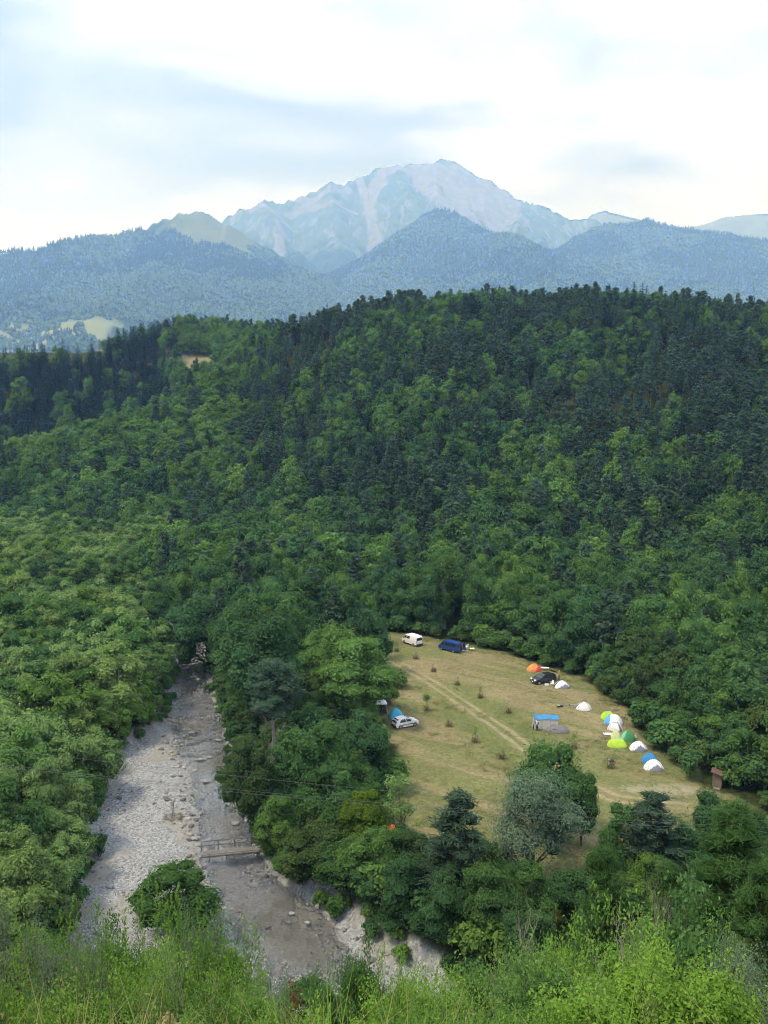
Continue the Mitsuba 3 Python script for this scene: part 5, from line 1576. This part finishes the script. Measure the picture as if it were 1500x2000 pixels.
STAND = dict(pelvis=(0, 0, 0.95), chest=(0.01, 0, 1.30), neck=(0.02, 0, 1.50), head=(0.04, 0, 1.66), chin=(0.085, 0, 1.585), shoulder_l=(0, 0.19, 1.42), elbow_l=(0.02, 0.25, 1.13), wrist_l=(0.17, 0.22, 0.94), shoulder_r=(0, -0.19, 1.42), elbow_r=(0.03, -0.25, 1.14), wrist_r=(0.20, -0.2, 0.97),
             hip_l=(0, 0.09, 0.90), knee_l=(0.03, 0.10, 0.49), ankle_l=(0, 0.11, 0.09), toe_l=(0.16, 0.13, 0.04), hip_r=(0, -0.09, 0.90), knee_r=(0.05, -0.1, 0.49), ankle_r=(0.04, -0.11, 0.09), toe_r=(0.2, -0.13, 0.04))
BEND = dict(pelvis=(-0.12, 0, 0.90), chest=(0.22, 0, 1.10), neck=(0.40, 0, 1.12), head=(0.52, 0, 1.08), chin=(0.55, 0, 0.99), shoulder_l=(0.30, 0.18, 1.08), elbow_l=(0.38, 0.22, 0.82), wrist_l=(0.48, 0.14, 0.60), shoulder_r=(0.30, -0.18, 1.08), elbow_r=(0.40, -0.2, 0.80), wrist_r=(0.50, -0.1, 0.58),
            hip_l=(-0.1, 0.09, 0.86), knee_l=(0.02, 0.11, 0.48), ankle_l=(-0.08, 0.12, 0.09), toe_l=(0.08, 0.14, 0.04), hip_r=(-0.1, -0.09, 0.86), knee_r=(0.05, -0.11, 0.48), ankle_r=(0.0, -0.12, 0.09), toe_r=(0.16, -0.14, 0.04))
person('person', 'person in a navy top and red shorts bending over a small shrub on the meadow', Place(ground_at(1197, 1501), 168, 1.04), BEND, 'navy', 'red', hair='hair_grey')
person('person_001', 'person in a light blue top with purple sleeves beside the family tent', Place(ground_at(1049, 1427), 215, 1.02), STAND, 'pale_blue', 'shade', long_sleeves=True, trousers=True, long_hair=True, sleeves='purple')
person('person_002', 'person in brownish clothes standing at the open tailgate of the black hatchback', Place(ground_at(1092, 1328), 190, 1.0), STAND, 'tan', 'taupe', trousers=True, hair='hair_grey')

# ------------------------------------------------ young trees between stakes, some with weeds at the foot
SAPLINGS = [(775, 1272, 3, 0.9, 0, 'staked sapling nearest to the white van'), (812, 1287, 3, 0.5, 0, 'staked sapling second from the white van'), (847, 1312, 3, 0.5, 0, 'staked sapling third from the white van, with dark weeds'), (893, 1338, 2, 0.6, 0, 'staked sapling fourth from the white van'),
            (938, 1363, 3, 1.0, 0, 'tall staked sapling with a bare stem in the middle of the long row'), (993, 1393, 3, 0.8, 0, 'staked sapling left of the family tent'), (833, 1388, 3, 1.2, 1, 'staked sapling with a leafy green top near the silver hatchback'),
            (877, 1419, 2, 0.5, 0, 'low staked sapling below the leafy one'), (928, 1450, 3, 1.1, 0, 'staked sapling with dry weeds near the lower meadow'), (981, 1482, 2, 0.5, 0, 'staked sapling beside the ragged green tree'), (1121, 1462, 4, 1.1, 0, 'empty square of stakes right of the ragged green tree'),
            (1192, 1500, 2, 0.5, 0, 'small green shrub between stakes where the person bends down')]
for u, v, n, h, leafy, lab in SAPLINGS:
    nm = numbered('sapling')
    pl = Place(ground_at(u, v), rng.uniform(0, 90))
    tag(nm, lab, 'sapling')
    r = np.random.default_rng(int(u))
    for k in range(max(n, 3)):
        g = k * 2 * math.pi / max(n, 3) + 0.4
        q = np.array([math.cos(g), math.sin(g), 0]) * 0.42
        part(nm, 'stake', rod(q + [0, 0, -0.1], q * 0.95 + [0, 0, r.uniform(0.95, 1.35)], 0.035, 5), 'mat_plank', pl, False)
    mm = Mesh()
    hh = 1.1 + h
    limbs(mm, r, np.array([0, 0, -0.1]), np.array([0.03, 0.02, 1.0]), hh * 0.6, 0.022, 2, 0.45, None, 4)
    part(nm, 'stem', (np.vstack(mm.v), np.vstack(mm.f)), 'mat_bark', pl, False)
    wd = Mesh()
    k = 240
    c = r.normal(size=(k, 3)) * [0.28, 0.28, 0.22] + [0, 0, 0.26]
    c[:, 2] = np.abs(c[:, 2])
    kites(wd, r, c, ball(r, k), 0.26, 0.22, axis=unit(np.tile([0, 0, 1.0], (k, 1)) + ball(r, k) * 0.5))
    key = numbered(nm + '__weeds')
    scene[key] = {**wd.ply('mat_dry_weed' if u != 1192 else 'mat_leaf_green'), 'to_world': pl.t}
    if leafy or h >= 1.0:
        lf = Mesh()
        k = 420 if leafy else 60
        kites(lf, r, r.normal(size=(k, 3)) * ([0.34, 0.34, 0.30] if leafy else [0.14, 0.14, 0.35]) + [0, 0, hh * (0.92 if leafy else 0.75)], unit(ball(r, k) + [0, 0, 0.7]), 0.2, 0.55)
        key = numbered(nm + '__crown')
        scene[key] = {**lf.ply('mat_leaf_light'), 'to_world': pl.t}

# ------------------------------------------------ rough grass left standing on the meadow
for k, mat in enumerate(('straw', 'shrub', 'straw')):
    wd, r = Mesh(), np.random.default_rng(700 + k)
    c = r.normal(size=(34, 3)) * [0.34, 0.34, 0.05] + [0, 0, 0.13]
    kites(wd, r, c, ball(r, 34), 0.34, 0.14, axis=unit(np.tile([0, 0, 1.0], (34, 1)) + ball(r, 34) * 0.6))
    scene[f'form_tuft_{k}'] = {'type': 'shapegroup', 'tuft': wd.ply('mat_leaf_' + mat)}
r = np.random.default_rng(71)
X, Y = r.uniform(-12, 62, 16000), r.uniform(84, 190, 16000)
a = sd(MEADOW, X, Y)
n = meshkit.fbm(np.stack([X / 7, Y / 7, 0 * X + 3], -1), 3, 6)
n2 = meshkit.fbm(np.stack([(X * 0.60 + Y * 0.80) / 1.6, (X * 0.80 - Y * 0.60) / 14, 0 * X], -1), 2, 8)
keep = (a > 0.3) & (r.uniform(size=len(X)) < np.clip((0.5 * n + 0.5 * n2 - 0.45) * 5, 0.02, 0.9) * 0.6 + 0.6 * np.exp(-a / 1.5))
for k, (x, y, q) in enumerate(zip(X[keep][:3200], Y[keep][:3200], a[keep][:3200])):
    s = r.uniform(0.5, 1.15)
    scene[f'rough_grass__{k + 1:04d}'] = {'type': 'instance', 'to_world': T().translate([x, y, land1(x, y) if q < 4 else -0.03]).rotate([0, 0, 1], r.uniform(0, 360)).scale([s, s, s * r.uniform(0.5, 1.0)]), 'group': {'type': 'ref', 'id': f'form_tuft_{(1 if q < 2.0 or r.uniform() < 0.35 else 0) if r.uniform() < 0.8 else 2}'}}
tag('rough_grass', 'tufts of dry and green grass left standing on the meadow', 'grass', kind='stuff')

# ------------------------------------------------ the wooden hut
p0 = ground_at(1401, 1536)
HU = Place(p0, -28, 0.86)
tag('wooden_hut', 'small weathered wooden hut with a sloping reddish roof at the forest edge', 'hut')
W2, D2 = 0.62, 0.72
for k in range(5):
    part('wooden_hut', 'plank', box(0.03, 2 * D2 / 5 - 0.015, 2.05 + 0.03 * (k % 2), (W2, -D2 + (k + 0.5) * 2 * D2 / 5, 1.05)), 'mat_plank', HU, False)
    part('wooden_hut', 'plank', box(0.03, 2 * D2 / 5 - 0.015, 2.05, (-W2, -D2 + (k + 0.5) * 2 * D2 / 5, 1.05)), 'mat_plank', HU, False)
for k in range(7):
    part('wooden_hut', 'board', box(2 * W2 - 0.04, 0.03, 0.28, (0, -D2, 0.2 + k * 0.30)), 'mat_warm_plank', HU, False)
    part('wooden_hut', 'board', box(2 * W2 - 0.04, 0.03, 0.28, (0, D2, 0.2 + k * 0.30)), 'mat_plank', HU, False)
for x in (-1, 1):
    for y in (-1, 1):
        part('wooden_hut', 'corner_post', box(0.09, 0.09, 2.25, (x * (W2 - 0.07), y * (D2 - 0.07), 1.08)), 'mat_warm_plank', HU, False)
m = box(1.75, 2.0, 0.05)
m.apply_transform(trimesh.transformations.rotation_matrix(math.radians(11), (0, 1, 0)))
m.apply_translation((-0.05, -0.1, 2.30))
part('wooden_hut', 'roof', m, 'mat_rusty', HU, False)
part('wooden_hut', 'step', box(0.9, 0.5, 0.12, (0, -1.0, 0.06)), 'mat_grey_plank', HU, False)

# ------------------------------------------------ the footbridge
A, B = at(392, 1668, -1.75), at(560, 1652, -1.75)
BR = Place(A, math.degrees(math.atan2(B[1] - A[1], B[0] - A[0])))
BL = float(np.hypot(*(B - A)[:2]))
tag('footbridge', 'wooden footbridge with railings crossing the shallow river', 'bridge')
for y in (-0.5, 0.5):
    part('footbridge', 'beam', box(BL, 0.14, 0.2, (BL / 2, y, -0.14)), 'mat_grey_plank', BR, False)
r = np.random.default_rng(8)
for k in range(int(BL / 0.26)):
    part('footbridge', 'deck_plank', box(0.19, 1.25 + r.uniform(-0.04, 0.04), 0.05, (0.13 + k * 0.26, r.uniform(-0.02, 0.02), -0.012 + r.uniform(-0.006, 0.006))), 'mat_grey_plank', BR, False)
for k in range(int(BL / 1.85) + 1):
    part('footbridge', 'post', box(0.10, 0.10, 1.55, (0.08 + k * 1.85, 0.62, 0.38)), 'mat_plank', BR, False)
    part('footbridge', 'post', box(0.10, 0.10, 0.95, (0.95 + k * 1.85, -0.62, -0.15)), 'mat_plank', BR, False)
for z, h in ((1.08, 0.11), (0.58, 0.10)):
    part('footbridge', 'rail', box(BL, 0.05, h, (BL / 2, 0.69, z)), 'mat_grey_plank', BR, False)
part('footbridge', 'rail', box(BL, 0.05, 0.10, (BL / 2, -0.69, 0.22)), 'mat_grey_plank', BR, False)

# ------------------------------------------------ stones, boulders and driftwood in the river bed
def pebble(r, sub=0):
    m = trimesh.creation.icosphere(subdivisions=sub)
    v = np.array(m.vertices)
    v *= 1 + r.uniform(-0.22, 0.22, (len(v), 1))
    return v, np.array(m.faces)


def gravel():
    r = np.random.default_rng(66)
    X, Y = r.uniform(-62, 14, 60000), r.uniform(62, 178, 60000)
    rv, wt = sd(RIVER, X, Y), sd(WATER, X, Y)
    n = meshkit.fbm(np.stack([X / 6, Y / 6, 0 * X], -1), 3, 19)
    edge = np.exp(-(np.abs(wt) / 1.4) ** 2)
    keep = (rv > 0.2) & (r.uniform(size=len(X)) < np.clip((n - 0.42) * 3.2, 0.05, 1) * 0.42 + edge * 0.65 + 0.25 * ((Y > 108) & (wt > 0)))
    X, Y = X[keep][:9000], Y[keep][:9000]
    Z = land(X, Y)
    v, f = [], []
    s = np.minimum(0.07 * np.exp(r.exponential(0.45, len(X))), 0.38)
    forms = [pebble(r) for _ in range(8)]
    for i in range(len(X)):
        a, b = forms[i % 8]
        g = r.uniform(0, 6.28)
        c, q = math.cos(g), math.sin(g)
        p = a * [1.25, 0.9, 0.55] * s[i]
        p = np.stack([p[:, 0] * c - p[:, 1] * q, p[:, 0] * q + p[:, 1] * c, p[:, 2]], -1) + [X[i], Y[i], Z[i] + s[i] * 0.25]
        v.append(p)
        f.append(b + 12 * i)
    tone = np.repeat(r.uniform(size=(len(X), 1)), 12, 0)
    scene['gravel'] = mikit.ply((np.vstack(v), np.vstack(f)), 'mat_pebble', smooth=False, uv=np.hstack([tone, tone]))
    tag('gravel', 'loose grey stones scattered over the river bed', 'gravel', kind='stuff')


scene['mat_pebble'] = {'type': 'diffuse', 'reflectance': mikit.proc(lambda p, n, uv: mix((0.10, 0.098, 0.094), (0.48, 0.47, 0.455), uv.x * uv.x * 0.85 + 0.15 * noise(p.x * 7, p.y * 7, p.z * 7)))}
gravel()
BOULDERS = [(460, 1607, 0.42, 'white boulder under the trees above the footbridge'), (380, 1640, 0.36, 'flat pale slab left of the footbridge'), (388, 1650, 0.32, 'flat grey slab just behind the left end of the footbridge'), (372, 1632, 0.28, 'small flat slab higher up the gravel left of the footbridge'),
            (392, 1482, 0.30, 'dark boulder in the upper riffle'), (410, 1478, 0.28, 'dark boulder right of the other dark one in the upper riffle'), (402, 1525, 0.36, 'pale boulder in the middle of the riffle'), (570, 1782, 0.24, 'white stone in the brown water below the footbridge'), (600, 1800, 0.22, 'pale stone on the far water line below the footbridge'),
            (374, 1430, 0.30, 'grey boulder at the top of the riffle'), (428, 1445, 0.3, 'grey boulder beside the bank trees at the riffle'), (346, 1500, 0.26, 'grey stone on the upper gravel bar')]
for u, v, s, lab in BOULDERS:
    r = np.random.default_rng(int(u * 3 + v))
    a, b = pebble(r, 2)
    a = a * [1.35, 0.95, 0.62] * s
    p = at(u, v, -2.8)
    nm = numbered('boulder')
    scene[nm] = mikit.ply((a + [p[0], p[1], max(land1(p[0], p[1]), -2.98) + s * 0.3], b), 'mat_stone', smooth=60)
    tag(nm, lab, 'boulder')
p0 = at(338, 1598, -2.72)
p0[2] = land1(p0[0], p0[1])
DW = Place(p0, 0)
tag('driftwood_pile', 'ring of grey driftwood with an upright pole on the gravel bar', 'driftwood')
r = np.random.default_rng(12)
for k in range(16):
    g = k * 0.42 + r.normal() * 0.2
    c = np.array([math.cos(g) * 0.95, math.sin(g) * 0.6, 0.12 + 0.18 * r.uniform()])
    d = unit(np.array([-math.sin(g), math.cos(g), 0]) + r.normal(size=3) * [0.5, 0.5, 0.25]) * r.uniform(0.5, 0.9)
    part('driftwood_pile', 'branch', rod(c - d, c + d, 0.045, 5, 0.03), 'mat_plank', DW, False)
for x in (-0.1, 0.16):
    part('driftwood_pile', 'pole', rod((x, 0, 0), (x * 0.6, 0, 2.3 - x), 0.05, 6), 'mat_plank', DW, False)
part('driftwood_pile', 'crosspiece', rod((-0.35, 0, 2.05), (0.35, 0, 2.1), 0.03, 5), 'mat_plank', DW, False)

# ------------------------------------------------ the power line across the valley
for k, (pts, off) in enumerate((([(-300, 1423), (182, 1486), (450, 1515), (690, 1541), (1000, 1563), (1456, 1600), (1800, 1622)], 0.0), ([(-300, 1455), (0, 1493), (210, 1516), (440, 1541), (700, 1567), (950, 1584), (1110, 1593), (1456, 1612), (1800, 1630)], 0.0), ([(-300, 1457), (0, 1496), (210, 1520), (440, 1546), (700, 1573), (950, 1591), (1110, 1600), (1456, 1621), (1800, 1640)], 0.5))):
    P = np.array([far(u, v, 70.0 + off) for u, v in pts])
    co = np.polyfit(P[:, 0], P[:, 2], 2)
    xs_ = np.linspace(P[0, 0], P[-1, 0], 40)
    mm = Mesh()
    tube(mm, np.stack([xs_, np.full(40, 70.0 + off), np.polyval(co, xs_)], -1), 0.011, 4)
    nm = numbered('power_cable')
    scene[nm] = mikit.ply((mm.v[0], mm.f[0]), 'mat_cable', smooth=True)
    tag(nm, ('uppermost thin power cable crossing above the trees', 'middle thin power cable crossing above the trees', 'lowest thin power cable crossing above the trees')[k], 'cable')
